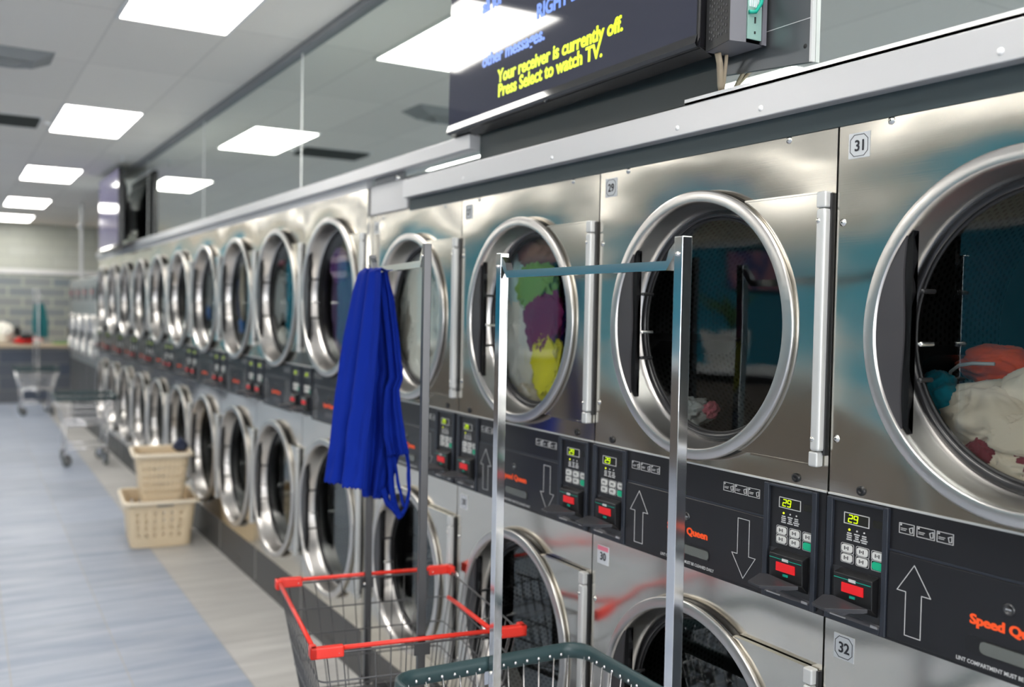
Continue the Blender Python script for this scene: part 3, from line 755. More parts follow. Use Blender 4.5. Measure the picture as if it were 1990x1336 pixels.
# dryer 31
kw = dict(n=128, nk=80)
laundry(0, 0, 1, (.145, -.135, -.165), (.075, .115, .075), 'cl_cream', 'cream_shirt', 'cream shirt bunched at the left of the pile in dryer 31', 'shirt', amp=.30, freq=1.1, ridges=.8, **kw)
laundry(0, 0, 2, (.17, -.02, -.115), (.085, .125, .085), 'cl_cream', 'cream_towel', 'cream towel rising to the right of the pile in dryer 31', 'towel', amp=.30, freq=1.0, ridges=.8, **kw)
laundry(0, 0, 21, (.085, -.045, -.175), (.022, .085, .038), 'cl_cream', 'cream_sleeve', 'pale cream sleeve with a pointed tip across the front of dryer 31', 'sleeve', amp=.3, freq=1.2, **kw)
laundry(0, 0, 22, (.085, -.07, -.245), (.022, .075, .035), 'cl_cream', 'cream_hem', 'cream cloth at the very bottom of the window of dryer 31', 'cloth', amp=.4, freq=1.8, **kw)
laundry(0, 0, 3, (.088, -.140, -.222), (.016, .032, .030), 'cl_maroon', 'maroon_shirt', 'maroon cloth poking out low at the left in dryer 31', 'shirt', amp=.35, freq=1.3)
laundry(0, 0, 31, (.082, -.035, -.218), (.016, .035, .030), 'cl_maroon', 'maroon_towel', 'maroon cloth poking out low at the right in dryer 31', 'towel', amp=.35, freq=1.3)
laundry(0, 0, 4, (.23, -.205, -.060), (.05, .075, .038), 'cl_orange', 'orange_towel', 'orange cloth with a grey band behind the cream pile in dryer 31', 'towel', amp=.25, freq=1.2)
_y, _z = Y0-.4-.005, 1.527
_t = MB().tube([(.176, _y+.270, _z-.100), (.165, _y+.258, _z-.076), (.158, _y+.235, _z-.062), (.155, _y+.205, _z-.057), (.160, _y+.165, _z-.056)], .0035, 6).build('grey_strap', 'cl_grey'); tag(_t, 'thin grey band across the orange cloth in dryer 31', 'band')
laundry(0, 0, 42, (.30, -.235, -.075), (.04, .05, .045), 'cl_brown', 'brown_cloth', 'dull red brown cloth left of the orange one in dryer 31', 'cloth', amp=.3)
laundry(0, 0, 5, (.135, -.262, -.128), (.045, .045, .050), 'cl_teal', 'teal_shirt', 'teal cloth at the left of the pile in dryer 31', 'shirt', amp=.35, freq=1.3)
# dryer 29
laundry(1, 0, 6, (.14, -.17, -.225), (.05, .05, .035), 'cl_grey', 'grey_sock', 'small grey cloth low in the drum of dryer 29', 'sock', amp=.4)
laundry(1, 0, 61, (.15, -.115, -.215), (.02, .018, .02), 'cl_pink', 'pink_sock', 'tiny pink cloth low in the drum of dryer 29', 'sock', amp=.4)
# dryer 27
w27 = 'of the window with plate 27'
laundry(2, 0, 7, (.105, -.09, .215), (.035, .12, .07), 'cl_brown', 'brown_shirt', 'dusky brown cloth at the top '+w27, 'shirt', amp=.2)
laundry(2, 0, 8, (.090, -.06, .105), (.030, .120, .080), 'cl_green', 'green_towel', 'green cloth tumbling in the upper part '+w27, 'towel', amp=.25, freq=1.8, nk=64, n=96)
laundry(2, 0, 9, (.086, -.010, .000), (.028, .105, .105), 'cl_wine', 'wine_shirt', 'wine red cloth in the middle right '+w27, 'shirt', amp=.25, freq=1.6, nk=64, n=96)
laundry(2, 0, 10, (.080, .025, -.135), (.024, .080, .100), 'cl_yellow', 'yellow_towel', 'yellow cloth at the lower right '+w27, 'towel', amp=.28, freq=1.5, nk=64, n=96)
laundry(2, 0, 11, (.100, -.150, -.080), (.034, .105, .175), 'cl_white', 'white_sheet', 'white sheet hanging down the middle '+w27, 'sheet', amp=.28, freq=1.7, nk=80, n=112)
laundry(2, 0, 12, (.105, -.185, .125), (.034, .075, .115), 'cl_paleblue', 'pale_blue_shirt', 'pale blue cloth at the upper left '+w27, 'shirt', amp=.3)
laundry(2, 0, 13, (.092, -.085, -.248), (.024, .090, .042), 'cl_cream', 'cream_sock', 'crumpled cream cloth at the bottom '+w27, 'sock', amp=.5, freq=2.5)
laundry(2, 0, 14, (.120, -.255, -.060), (.030, .030, .110), 'cl_greybrown', 'grey_shirt', 'grey brown cloth at the left edge '+w27, 'shirt', amp=.4)
laundry(2, 0, 15, (.110, -.258, .085), (.020, .022, .028), 'cl_yellow', 'yellow_sock', 'small yellow scrap at the left '+w27, 'sock')
# dryer 25
laundry(3, 0, 16, (.095, -.10, .0), (.040, .20, .27), 'cl_white', 'white_sheet', 'white sheet filling the window of the dryer behind the blue dress', 'sheet', amp=.22, n=128, nk=80, freq=2.6)
laundry(3, 0, 17, (.070, -.20, -.05), (.025, .05, .12), 'cl_greybrown', 'grey_towel', 'grey brown towel in front of the white sheet behind the dress', 'towel', amp=.4)
# far block
laundry(0, 1, 18, (.110, -.10, -.04), (.030, .17, .26), 'cl_violet', 'purple_blanket', 'dark purple blanket against the window of the first far dryer', 'blanket', amp=.2)
laundry(0, 1, 19, (.082, -.125, .150), (.020, .105, .085), 'cl_purple', 'striped_towel', 'purple towel with pale stripes at the top of the first far dryer', 'towel', amp=.15)
laundry(1, 1, 20, (.085, -.215, .02), (.030, .085, .14), 'cl_grey', 'grey_sheet', 'crumpled pale grey sheet in the second far dryer', 'sheet', amp=.45, freq=2.2)
laundry(1, 1, 22, (.085, -.19, -.215), (.025, .08, .05), 'cl_white', 'white_towel', 'white cloth at the bottom of the second far dryer window', 'towel', amp=.4)
laundry(1, 1, 23, (.085, -.225, .195), (.025, .05, .018), 'cl_pink', 'pink_towel', 'pink band of cloth at the top of the second far dryer window', 'towel', amp=.3)
laundry(2, 1, 24, (.090, -.275, .02), (.025, .045, .18), 'cl_darkblue', 'dark_blue_shirt', 'dark blue cloth in the third far dryer', 'shirt', amp=.2)
laundry(2, 1, 25, (.080, -.185, .05), (.025, .045, .18), 'cl_cream', 'cream_towel', 'cream cloth beside the dark blue cloth in the third far dryer', 'towel', amp=.2)
laundry(2, 1, 26, (.080, -.215, -.165), (.02, .045, .05), 'cl_sky', 'light_blue_towel', 'light blue cloth at the bottom of the third far dryer', 'towel', amp=.3)
laundry(3, 1, 27, (.090, -.245, .03), (.03, .055, .20), 'cl_grey', 'grey_blanket', 'pale grey cloth in the fourth far dryer', 'blanket', amp=.2)
laundry(3, 1, 28, (.072, -.235, -.09), (.015, .035, .05), 'cl_sky', 'blue_sock', 'bright blue scrap in the fourth far dryer', 'sock', amp=.3)
laundry(5, 1, 29, (.080, -.24, -.03), (.02, .05, .05), 'cl_white', 'white_sock', 'small pale lump in the sixth far dryer', 'sock', amp=.3)

# ------------------------------------------------------------------ televisions
def make_tv(far=False):
    r = empty('television')
    W, HH = (1.235 if far else 1.286), .72; cd = .085 if far else .040
    MB().box(-.012, .030, -W/2, W/2, 0, HH).build('bezel', 'tv_black', r, bevel=.006)
    MB().box(-.0125, -.0115, -W/2+.008, W/2-.008, .022, HH-.010).build('screen', 'tv_screen_far' if far else 'tv_screen', r)
    MB().add([(-.0125, -W/2+.004, .030), (-.0125, W/2-.004, .030), (-.0180, W/2-.004, .010), (-.0180, -W/2+.004, .010), (-.014, W/2-.004, .002), (-.014, -W/2+.004, .002)], [(0, 3, 2, 1), (3, 5, 4, 2)]).build('front_ledge', 'tv_gloss', r)
    # lower edge lip, chamfer and back casing
    MB().add([(-.012, -W/2, .004), (-.012, W/2, .004), (.034, W/2-.006, -.012), (.034, -W/2+.006, -.012), (-.010, -W/2, .020), (-.010, W/2, .020), (.034, W/2-.006, .03), (.034, -W/2+.006, .03)],
             [(0, 3, 2, 1), (4, 5, 6, 7), (0, 1, 5, 4), (1, 2, 6, 5), (2, 3, 7, 6), (3, 0, 4, 7)]).build('lower_lip', 'tv_black', r)
    bc = MB()
    bc.add([(.030, -W/2+.035, .055), (.030, W/2-.035, .055), (.030, W/2-.035, HH-.06), (.030, -W/2+.035, HH-.06), (cd, -W/2+.095, .075), (cd, W/2-.095, .075), (cd, W/2-.14, HH-.16), (cd, -W/2+.14, HH-.16)],
           [(0, 4, 5, 1), (1, 5, 6, 2), (2, 6, 7, 3), (3, 7, 4, 0), (4, 7, 6, 5)])
    bk = bc.build('back_casing', 'tv_back', r, bevel=.004)
    bk.data.materials[0] = MATS['tv_black']
    MB().box(.030, .036, -W/2+.006, -W/2+.035, .02, HH-.05).build('rear_flange', 'dark_post', bk)
    mt = (MB().box(.075, .150, -.05, .05, .20, .40).box(.146, .154, -.16, .16, .14, .46) if far else MB().box(.038, .050, -.16, .16, .14, .46)).build('wall_mount', 'tv_back', r, bevel=.003)
    MB().lathe(.0, .006, [(-.0128, .012), (-.014, .010), (-.014, .0001)], 16).build('sensor', 'tv_black', r)
    return r
tv = make_tv(); tv.location = (-.068, 2.265, 2.140)
tv.rotation_euler = (0, math.radians(.45), math.radians(-1.5))
tag(tv, 'large flat television with yellow and blue text, hung in front of the mirror', 'television')
def tv_text(body, cap, yl, zb, wd, mt):
    t = bold(text_mb(body, cap, -.0135, yl, zb, 1.0, cap*.03), cap*.09)
    k = wd/t.width; t.v = [(x, yl+(y-yl)*k, z) for x, y, z in t.v]; return t.build('screen_text', mt, tv)
tv_text('Your receiver is currently off.', .038, .290, .107, .649, 'txt_yellow')
tv_text('Press Select to watch TV.', .038, .287, .063, .559, 'txt_yellow')
tv_text('other messages.', .038, .396, .174, .381, 'txt_blue')
tv_text('RIGHT and', .040, .067, .242, .265, 'txt_blue')
tv_text('all for', .040, .405, .345, .14, 'txt_blue')
mat('board_teal', (.030, .040, .042, 1), .45)
mat('plate_metal', (.13, .14, .15, 1), .36, .8)
mat('box_grey', (.13, .13, .15, 1), .4)
tag(MB().box(-.005, -.0005, 1.648, 2.785, 2.050, 2.46).build('backing_board', 'board_teal', bevel=.001), 'dark board on the mirror below and behind the television', 'board')
pm = MB().prism([(1.382, 2.071), (1.645, 2.095), (1.645, 2.52), (1.382, 2.52)], -.006, -.0005).build('metal_plate', 'plate_metal')
tag(pm, 'grey metal plate with a screw hole fixed on the mirror right of the television', 'plate')
MB().box(-.012, -.0005, 1.378, 1.383, 2.070, 2.52).build('plate_edge', 'trim_alu', pm)
MB().box(-.0068, -.0055, 1.384, 1.645, 2.160, 2.1615).build('plate_joint', 'trim_alu', pm)
MB().lathe(1.400, 2.106, [(-.0066, .0001), (-.0066, .0045), (-.006, .005)], 14).build('screw_hole', 'rubber', pm)
bx = empty('electronics_box', (-.01, 1.58, 2.129)); tag(bx, 'dark electronics box with a green circuit board in its open end, beside the television', 'box')
def bxp(mb, nm, mt, **k):
    mb.v = [(x+.01, y-1.58, z-2.129) for x, y, z in mb.v]; return mb.build(nm, mt, bx, **k)
FP = [(-.012, 1.506), (-.068, 1.506), (-.107, 1.515), (-.083, 1.612), (-.012, 1.612)]
g = MB(); n_ = len(FP); z0, z1 = 2.129, 2.50
g.add([(x, y, z0) for x, y in FP]+[(x, y, z1) for x, y in FP], [tuple(range(n_)), tuple(range(2*n_-1, n_-1, -1)), (1, 2, 7, 6), (3, 4, 9, 8), (4, 0, 5, 9)])
bxp(g, 'shell', 'box_grey')
bxp(MB().add([(-.107, 1.515, z0), (-.083, 1.612, z0), (-.083, 1.612, z1), (-.107, 1.515, z1)], [(0, 1, 2, 3)]), 'grille', 'rubber', solid=.002)
for i in range(8):
    a = Vector((-.107, 1.515)).lerp(Vector((-.083, 1.612)), .10+i*.10); rw = MB()
    for j in range(16):
        zz = z0+.018+j*.014+.004*(i % 2); rw.box(a.x-.0022, a.x+.001, a.y, a.y+.0035, zz, zz+.005)
    bxp(rw, 'grille_row', 'toe_grey')
bxp(MB().box(-.024, -.012, 1.503, 1.512, z0, z1), 'end_rim', 'box_grey')
bd = bxp(MB().box(-.066, -.026, 1.5045, 1.508, z0+.008, z1), 'circuit_board', 'port_board')
for i in range(6): bxp(MB().box(-.062+i*.006, -.0600+i*.006, 1.502, 1.5045, z0+.075, z1-.02), 'board_fin', 'plate_white')
bxp(MB().tube([(-.066, 1.500, z0+.062), (-.050, 1.498, z0+.064), (-.036, 1.498, z0+.082), (-.026, 1.500, z0+.110)], .0042, 8), 'teal_wire', 'teal_ink')
for zz in (.022, .044): bxp(MB().box(-.047, -.044, 1.5025, 1.5045, z0+zz-.002, z0+zz+.003+(.008 if zz > .03 else 0)), 'port', 'rubber')
cb = MB().tube([(-.060, 1.600, 2.128), (-.048, 1.606, 2.108), (-.022, 1.630, 2.068), (-.014, 1.634, 2.056)], .0045, 6, w2=1.7).build('ribbon_cable', 'cable')
tag(cb, 'flat beige cable hanging from the electronics box down to the mirror channel', 'cable')
MB().tube([(-.034, 1.600, 2.128), (-.030, 1.606, 2.108), (-.018, 1.624, 2.070), (-.013, 1.632, 2.056)], .0032, 6, w2=1.7).build('second_strand', 'cable', cb)
tf = make_tv(True); tf.location = (-.160, 9.90, 2.075)
tag(tf, 'distant flat television with a dim violet screen hung from the mirrors', 'television')

# ------------------------------------------------------------------ carts
def caster(mb_parent, x, y, mt='caster_grey', rw=.052, ang=0.):
    w_ = MB().lathe(0, rw, [(-.014, rw*.4), (-.014, rw*.8), (-.010, rw), (.010, rw), (.014, rw*.8), (.014, rw*.4)], 24)
    ca, sa = math.cos(ang), math.sin(ang)
    w_.v = [(a*ca-(b+.02)*sa, a*sa+(b+.02)*ca, c) for a, b, c in w_.v]
    wo = w_.build('wheel', mt, mb_parent, loc=(x, y, 0))
    hb = MB().lathe(0, rw, [(-.017, .0001), (-.017, rw*.38), (.017, rw*.38), (.017, .0001)], 16)
    hb.v = [(a*ca-(b+.02)*sa, a*sa+(b+.02)*ca, c) for a, b, c in hb.v]; hb.build('hub', 'wire_chrome', wo)
    fk = MB().box(-.022, -.017, -.005, .035, rw*.7, rw*2.15).box(.017, .022, -.005, .035, rw*.7, rw*2.15).box(-.022, .022, -.02, .03, rw*2.1, rw*2.25)
    fk.v = [(a*ca-b*sa, a*sa+b*ca, c) for a, b, c in fk.v]
    fk.build('fork', 'wire_chrome', wo)
def rr_xy(hx, hy, r, z, n=6):
    pts = []
    for (sx, sy, a0) in ((1, 1, 0), (-1, 1, PI/2), (-1, -1, PI), (1, -1, 1.5*PI)):
        for i in range(n+1):
            a = a0+PI/2*i/n; pts.append(((sx*(hx-r)+r*math.cos(a)), (sy*(hy-r)+r*math.sin(a)), z))
    return pts
def make_cart(loc, rz, hx, hy, zr, depth, rim, wire, post, ztop, frame='wire_chrome', rack=True, taper=.06, wr=.0018, bar='post_metal', pr=.0105, loose=False, nearest=False):
    r = empty('laundry_cart', loc, rz)
    loc_pt = lambda x, y, z: tuple(Matrix.Rotation(-rz, 3, 'Z') @ (Vector((x, y, z))-Vector(loc)))
    wm = MB(); rc = .05 if rim == 'band' else .025
    zb = zr-depth
    levels = [zr-.012] + [zr-.012-depth*q for q in (.24, .47, .70)] + [zb]
    def half(z): q = (zr-z)/depth*taper; return hx-q, hy-q
    for z in levels[1:]:
        a, b = half(z); wm.tube(rr_xy(a, b, rc, z), wr*1.35, 6, closed=True)
    # uprights every 3.3 cm that turn in to form the floor
    sp = .034
    for s in (-1, 1):
        nx = int(2*(hx-taper-.02)/sp)
        for i in range(nx+1):
            x = -hx+taper+.02+i*(2*(hx-taper-.02))/nx; k = x*hx/(hx-taper)*.98
            a, b = half(zb); wm.tube([(k, s*(hy-.001), zr-.01), (x, s*b, zb+.012), (x, s*(b-.012), zb)], wr, 5)
        ny = int(2*(hy-taper-.02)/sp)
        for i in range(ny+1):
            y = -hy+taper+.02+i*(2*(hy-taper-.02))/ny; k = y*hy/(hy-taper)*.98
            a, b = half(zb); wm.tube([(s*(hx-.001), k, zr-.01), (s*a, y, zb+.012), (s*(a-.012), y, zb)], wr, 5)
    a, b = half(zb)
    for i in range(int(2*a/sp)+1): wm.tube([(-a+.005+i*sp, -b, zb), (-a+.005+i*sp, b, zb)], wr, 5)
    for i in range(int(2*b/.07)+1): wm.tube([(-a, -b+.02+i*.07, zb-.004), (a, -b+.02+i*.07, zb-.004)], wr*1.3, 5)
    wm.build('wire_basket', wire, r)
    if rim == 'band':
        n_ = rr_xy(hx+.004, hy+.004, rc+.004, 0, 8); k = len(n_); bm_ = MB()
        prof = [(.000, .018), (.006, .021), (.012, .017), (.013, -.016), (.005, -.021), (-.002, -.016)]
        vs = []; fs = []
        for (o_, dz) in prof:
            vs += [(x*(1+o_/hx), y*(1+o_/hy), zr+dz) for x, y, _ in n_]
        for j in range(len(prof)):
            for i in range(k): fs.append((j*k+i, j*k+(i+1) % k, ((j+1) % len(prof))*k+(i+1) % k, ((j+1) % len(prof))*k+i))
        bo = bm_.add(vs, fs, True).build('rim', 'green_plastic', r)
        if nearest:
            r0_ = MB().ellipsoid((0, 0, 0), (.0045, .0035, .0045), 8, 5).build('rivet', 'wire_chrome', bo); spots = []
            for s_ in (-1, 1):
                spots += [(-hx+.05+i*.034, s_*(hy-.0035), zr-.004) for i in range(int((2*hx-.1)/.034)+1)]
                spots += [(s_*(hx-.0035), -hy+.05+i*.034, zr-.004) for i in range(int((2*hy-.1)/.034)+1)]
            for q, p in enumerate(spots):
                o = r0_ if q == 0 else r0_.copy()
                if q: COL.objects.link(o)
                o.location = p
    else:
        # red: straight bars joined by corner blocks, steel wire just under them
        wm2 = MB().tube(rr_xy(hx, hy, .02, zr-.012), wr*1.6, 6, closed=True); wm2.build('rim_wire', wire, r)
        for (p, q) in (((-hx, hy), (hx, hy)), ((-hx, hy), (-hx, -hy)), ((-hx, -hy), (hx, -hy))):
            MB().tube([(p[0], p[1], zr), (q[0], q[1], zr)], .0062, 10).build('rim_bar', 'red_plastic', r)
        # the fourth bar has slipped off its far corner and sags into the basket
        MB().tube([loc_pt(-.227, 2.277, .677), loc_pt(-.178, 2.548, .660), loc_pt(-.148, 2.678, .644)] if loose else [(hx, -hy, zr), (hx, hy, zr)], .0070, 10).build('loose_rim_bar', 'red_plastic', r)
        for (sx, sy) in ((-1, 1), (1, 1), (1, -1), (-1, -1)):
            cbm = MB()
            cx, cy_ = sx*hx, sy*hy
            cbm.box(cx-sx*.075, cx+sx*.012, cy_-sy*.008, cy_+sy*.012, zr-.022, zr+.009)
            cbm.box(cx-sx*.008, cx+sx*.012, cy_-sy*.028, cy_+sy*.012, zr-.022, zr+.009)
            co = cbm.build('corner_cap', 'red_plastic', r, bevel=.005, seg=3)
            MB().lathe(0, 0, [(0, .004), (-.002, .0035), (-.002, .0001)], 10).build('cap_screw', 'screw_metal', co, loc=(cx-sx*.062, cy_-sy*.0085*(1 if sy > 0 else -1), zr-.010))
        for sy in (-1, 1):
            MB().tube([(hx+.006, sy*hy, zr), (hx+.010, sy*(hy-.05), zr-.008), (hx+.004, sy*(hy-.10), zr-.02)], .0022, 6).build('bare_wire_end', 'wire_chrome', r)
    # rack: two square posts with a bar between them
    if rack:
        for s in (-1, 1):
            yy = s*(hy-.016)
            MB().box(-pr, pr, yy-pr, yy+pr, zb-.08, ztop).build('post', post, r, bevel=.0012)
            pl = MB().box(-.022, .022, s*(hy-.004), s*(hy-.001), zr-.045, zr-.012).build('post_bracket', post, r)
            MB().lathe(0, 0, [(0, .005), (-.004, .0045), (-.0045, .0001)], 12).build('bracket_bolt', 'screw_metal', pl, loc=(-pr*1.0, s*(hy-.016), zr-.012 if rim == 'band' else zr-.028))
            MB().ellipsoid((-pr-.001, yy, ztop-.032), (.005, .0045, .0045), 10, 8).build('rack_bolt', 'screw_metal', r)
        yb = hy-.016-pr
        MB().tube([(0, -yb-.004, ztop-.016), (0, -yb+.012, ztop-.030), (0, -yb+.026, ztop-.052), (0, yb-.026, ztop-.052), (0, yb-.012, ztop-.030), (0, yb+.004, ztop-.016)], .0088 if rim == 'band' else .009, square=True).build('rack_bar', bar, r)
    # under-frame, legs, casters
    a, b = half(zb); fr = MB()
    z2 = .17
    for s in (-1, 1):
        fr.tube([(s*(a-.02), -b+.02, zb-.01), (s*(a-.02), b-.02, zb-.01)], .009, 8); fr.tube([(s*(a-.02), -b+.02, z2), (s*(a-.02), b-.02, z2)], .008, 8)
        fr.tube([(-a+.02, s*(b-.02), zb-.01), (a-.02, s*(b-.02), zb-.01)], .009, 8); fr.tube([(-a+.02, s*(b-.02), z2), (a-.02, s*(b-.02), z2)], .008, 8)
    for i in range(9): fr.tube([(-a+.02+i*(2*a-.04)/8, -b+.02, z2), (-a+.02+i*(2*a-.04)/8, b-.02, z2)], .0025, 5)
    fr.build('underframe', frame, r)
    for sx in (-1, 1):
        for sy in (-1, 1):
            MB().tube([(sx*(a-.02), sy*(b-.02), zb-.005), (sx*(a-.018), sy*(b-.018), .115)], .009, 8).build('leg', frame, r)
            caster(r, sx*(a-.018), sy*(b-.018), ang=.6*sx+.3*sy)
    return r
red = make_cart((-.368, 2.620, 0), math.radians(-9.2), .287, .331, .673, .34, 'red', 'wire_dark', 'dark_post', 1.728, frame='wire_dark', loose=True, bar='post_metal', pr=.0103)
tag(red, 'black wire laundry cart with red rim bars, a blue dress on its rack', 'laundry cart')
grn = make_cart((-.354, 1.690, 0), math.radians(-1.5), .2565, .360, .668, .34, 'band', 'wire_chrome', 'post_metal', 1.694, nearest=True, pr=.0115)
tag(grn, 'wire laundry cart with dark green rim and empty chrome rack, nearest the camera', 'laundry cart')
mid = make_cart((-.345, 10.15, 0), math.radians(-2), .26, .30, .655, .25, 'band', 'wire_chrome', 'post_metal', 1.6, rack=False)
tag(mid, 'distant wire cart with dark rim and no rack, standing beside the far dryers', 'laundry cart')
bkc = make_cart((-.42, 14.9, 0), math.radians(1), .265, .30, .635, .27, 'band', 'wire_chrome', 'post_metal', 1.76)
tag(bkc, 'farthest wire cart in front of the tiled counter, teal garment on its rack', 'laundry cart')

# ------------------------------------------------------------------ blue dress on the red cart's rack
def interp(tab, t):
    for i in range(len(tab)-1):
        if t <= tab[i+1][0]:
            a, b = tab[i], tab[i+1]; q = (t-a[0])/(b[0]-a[0]); return [a[k]+(b[k]-a[k])*q for k in range(1, len(a))]
    return list(tab[-1][1:])
def sheet_garment(tab, yl, yr, folds, amp, nu=90, nv=130, ph=0., gather=None, hem=3.0, thick=.004, seed=0):
    """tab rows: (t, x and z of the left edge, x and z of the right edge) in metres; folded cloth hung between the depths yl and yr"""
    vs = []; fs = []
    for j in range(nv+1):
        t = j/nv; a, b, c, d = interp(tab, t)
        A = Vector((a, yl, b)); B = Vector((c, yr, d)); w_ = (B-A); nrm = Vector((w_.y, -w_.x, 0)).normalized()
        if nrm.y > 0: nrm = -nrm
        for i in range(nu+1):
            s = i/nu; p = A+w_*s
            g = amp*(.45+.55*t)
            f = math.sin(2*PI*folds*s+ph+.7*math.sin(2.1*t+ph))*.6 + math.sin(2*PI*folds*1.9*s+1.3+ph+1.1*t)*.3
            cr = noise.noise(Vector((s*5+seed, t*11, seed*3.1)))*.45*t
            edge = math.sin(PI*min(1, max(0, s)))**.35
            q = p + nrm*(g*(f+cr)*edge)
            q.z += (.0022*math.sin(2*PI*s*14+seed)+.0016*math.sin(2*PI*s*31))*(t**6)*hem
            vs.append(q)
    for j in range(nv):
        for i in range(nu): k = j*(nu+1)+i; fs.append((k, k+1, k+nu+2, k+nu+1))
    return MB().add(vs, fs, True)
dress = empty('blue_dress', (-.33, 2.87, 1.68)); tag(dress, 'royal blue strapped dress draped over the rack of the red cart', 'dress')
inv = Matrix.Translation(-Vector((-.33, 2.87, 1.68)))
def dpart(mb, nm, solid=.003):
    mb.v = [tuple(inv @ Vector(v)) for v in mb.v]; return mb.build(nm, 'cl_blue', dress, solid=solid)
left_tab = [(0, -0.3781, 1.6746, -0.38, 1.6732), (0.012, -0.3849, 1.6613, -0.3782, 1.667), (0.1, -0.3997, 1.6101, -0.3788, 1.6012), (0.3, -0.4305, 1.4625, -0.3818, 1.4678), (0.55, -0.4538, 1.2915, -0.3977, 1.295), (0.78, -0.4703, 1.1289, -0.4154, 1.1305), (0.95, -0.4842, 1.0236, -0.4236, 1.0129), (1, -0.4874, 1.0059, -0.4251, 1.0005)]
dpart(sheet_garment(left_tab, 2.88, 2.72, 1.7, .028, ph=.4, seed=1, hem=1), 'skirt_front')
mid_tab = [(0, -0.3499, 1.6825, -0.3077, 1.6765), (0.1, -0.3559, 1.6113, -0.2817, 1.6114), (0.3, -0.3538, 1.4709, -0.2613, 1.464), (0.45, -0.3485, 1.3548, -0.2396, 1.3521), (0.52, -0.3512, 1.3017, -0.257, 1.3055), (0.62, -0.3571, 1.2221, -0.2428, 1.218), (0.75, -0.3627, 1.1225, -0.2375, 1.1169), (0.86, -0.3651, 1.046, -0.2582, 1.0459), (0.95, -0.3642, 0.9809, -0.275, 0.9682), (1, -0.3584, 0.947, -0.289, 0.9391)]
dpart(sheet_garment(mid_tab, 2.885, 2.850, 1.9, .026, hem=1, ph=1.4, seed=4), 'skirt_back')
right_tab = [(0, -0.3402, 1.6807, -0.3219, 1.6681), (0.12, -0.3319, 1.5951, -0.2978, 1.5877), (0.3, -0.3159, 1.4731, -0.2781, 1.4656), (0.48, -0.3014, 1.3338, -0.2617, 1.3341), (0.53, -0.3167, 1.2997, -0.2736, 1.2966), (0.6, -0.3211, 1.2441, -0.2673, 1.2437), (0.8, -0.3197, 1.1538, -0.2496, 1.1439), (1, -0.3063, 1.0872, -0.236, 1.09)]
dpart(sheet_garment(right_tab, 2.815, 2.80, 1.4, .018, ph=2.0, nu=40, seed=7), 'bodice')
def strap(pts_xz, nm, w_=.015, y=2.83):
    P = [Vector((a, y, b)) for a, b in pts_xz]; sm = []
    for i in range(len(P)-1):
        for q in range(6):
            t = q/6; p0 = P[max(i-1, 0)]; p1 = P[i]; p2 = P[i+1]; p3 = P[min(i+2, len(P)-1)]
            sm.append(.5*((2*p1)+(-p0+p2)*t+(2*p0-5*p1+4*p2-p3)*t*t+(-p0+3*p1-3*p2+p3)*t**3))
    sm.append(P[-1]); vs = []
    for i, p in enumerate(sm):
        d = (sm[min(i+1, len(sm)-1)]-sm[max(i-1, 0)]).normalized(); sd = d.cross(Vector((0, 1, 0))).normalized()
        vs += [p-sd*w_/2+Vector((0, .004*math.sin(i), 0)), p+sd*w_/2]
    fs = [(2*i, 2*i+1, 2*i+3, 2*i+2) for i in range(len(sm)-1)]
    dpart(MB().add(vs, fs, True), nm)
strap([(-0.2316, 1.0974), (-0.2232, 1.0297), (-0.2219, 0.9539), (-0.2321, 0.9076), (-0.2498, 0.879)], 'strap', .012)
strap([(-0.2892, 1.0924), (-0.2843, 1.0089), (-0.2761, 0.9416), (-0.261, 0.8985), (-0.248, 0.8788)], 'strap', .020)
strap([(-0.3106, 0.9777), (-0.2975, 0.9351), (-0.2719, 0.9078), (-0.2498, 0.879)], 'strap', .020)
strap([(-0.2748, 1.0832), (-0.2627, 1.0074), (-0.2473, 0.9476), (-0.2395, 0.9133)], 'strap', .010)
# cap of cloth folded over the bar
cap = MB(); vs = []; fs = []
A0, A1 = Vector((-0.3758, 2.89, 1.6684)), Vector((-0.3732, 2.74, 1.6693)); B0, B1 = Vector((-0.3238, 2.94, 1.6717)), Vector((-0.3133, 2.82, 1.6657))
for i in range(25):
    s = i/24; a = A0.lerp(A1, s); b = B0.lerp(B1, s)
    for j in range(13):
        t = j/12; p = a.lerp(b, t); p.z += .014*math.sin(PI*t)+.002*math.sin(s*22)-.002; vs.append(p)
for i in range(24):
    for j in range(12): k = i*13+j; fs.append((k, k+1, k+14, k+13))
dpart(cap.add(vs, fs, True), 'fold_over_bar')

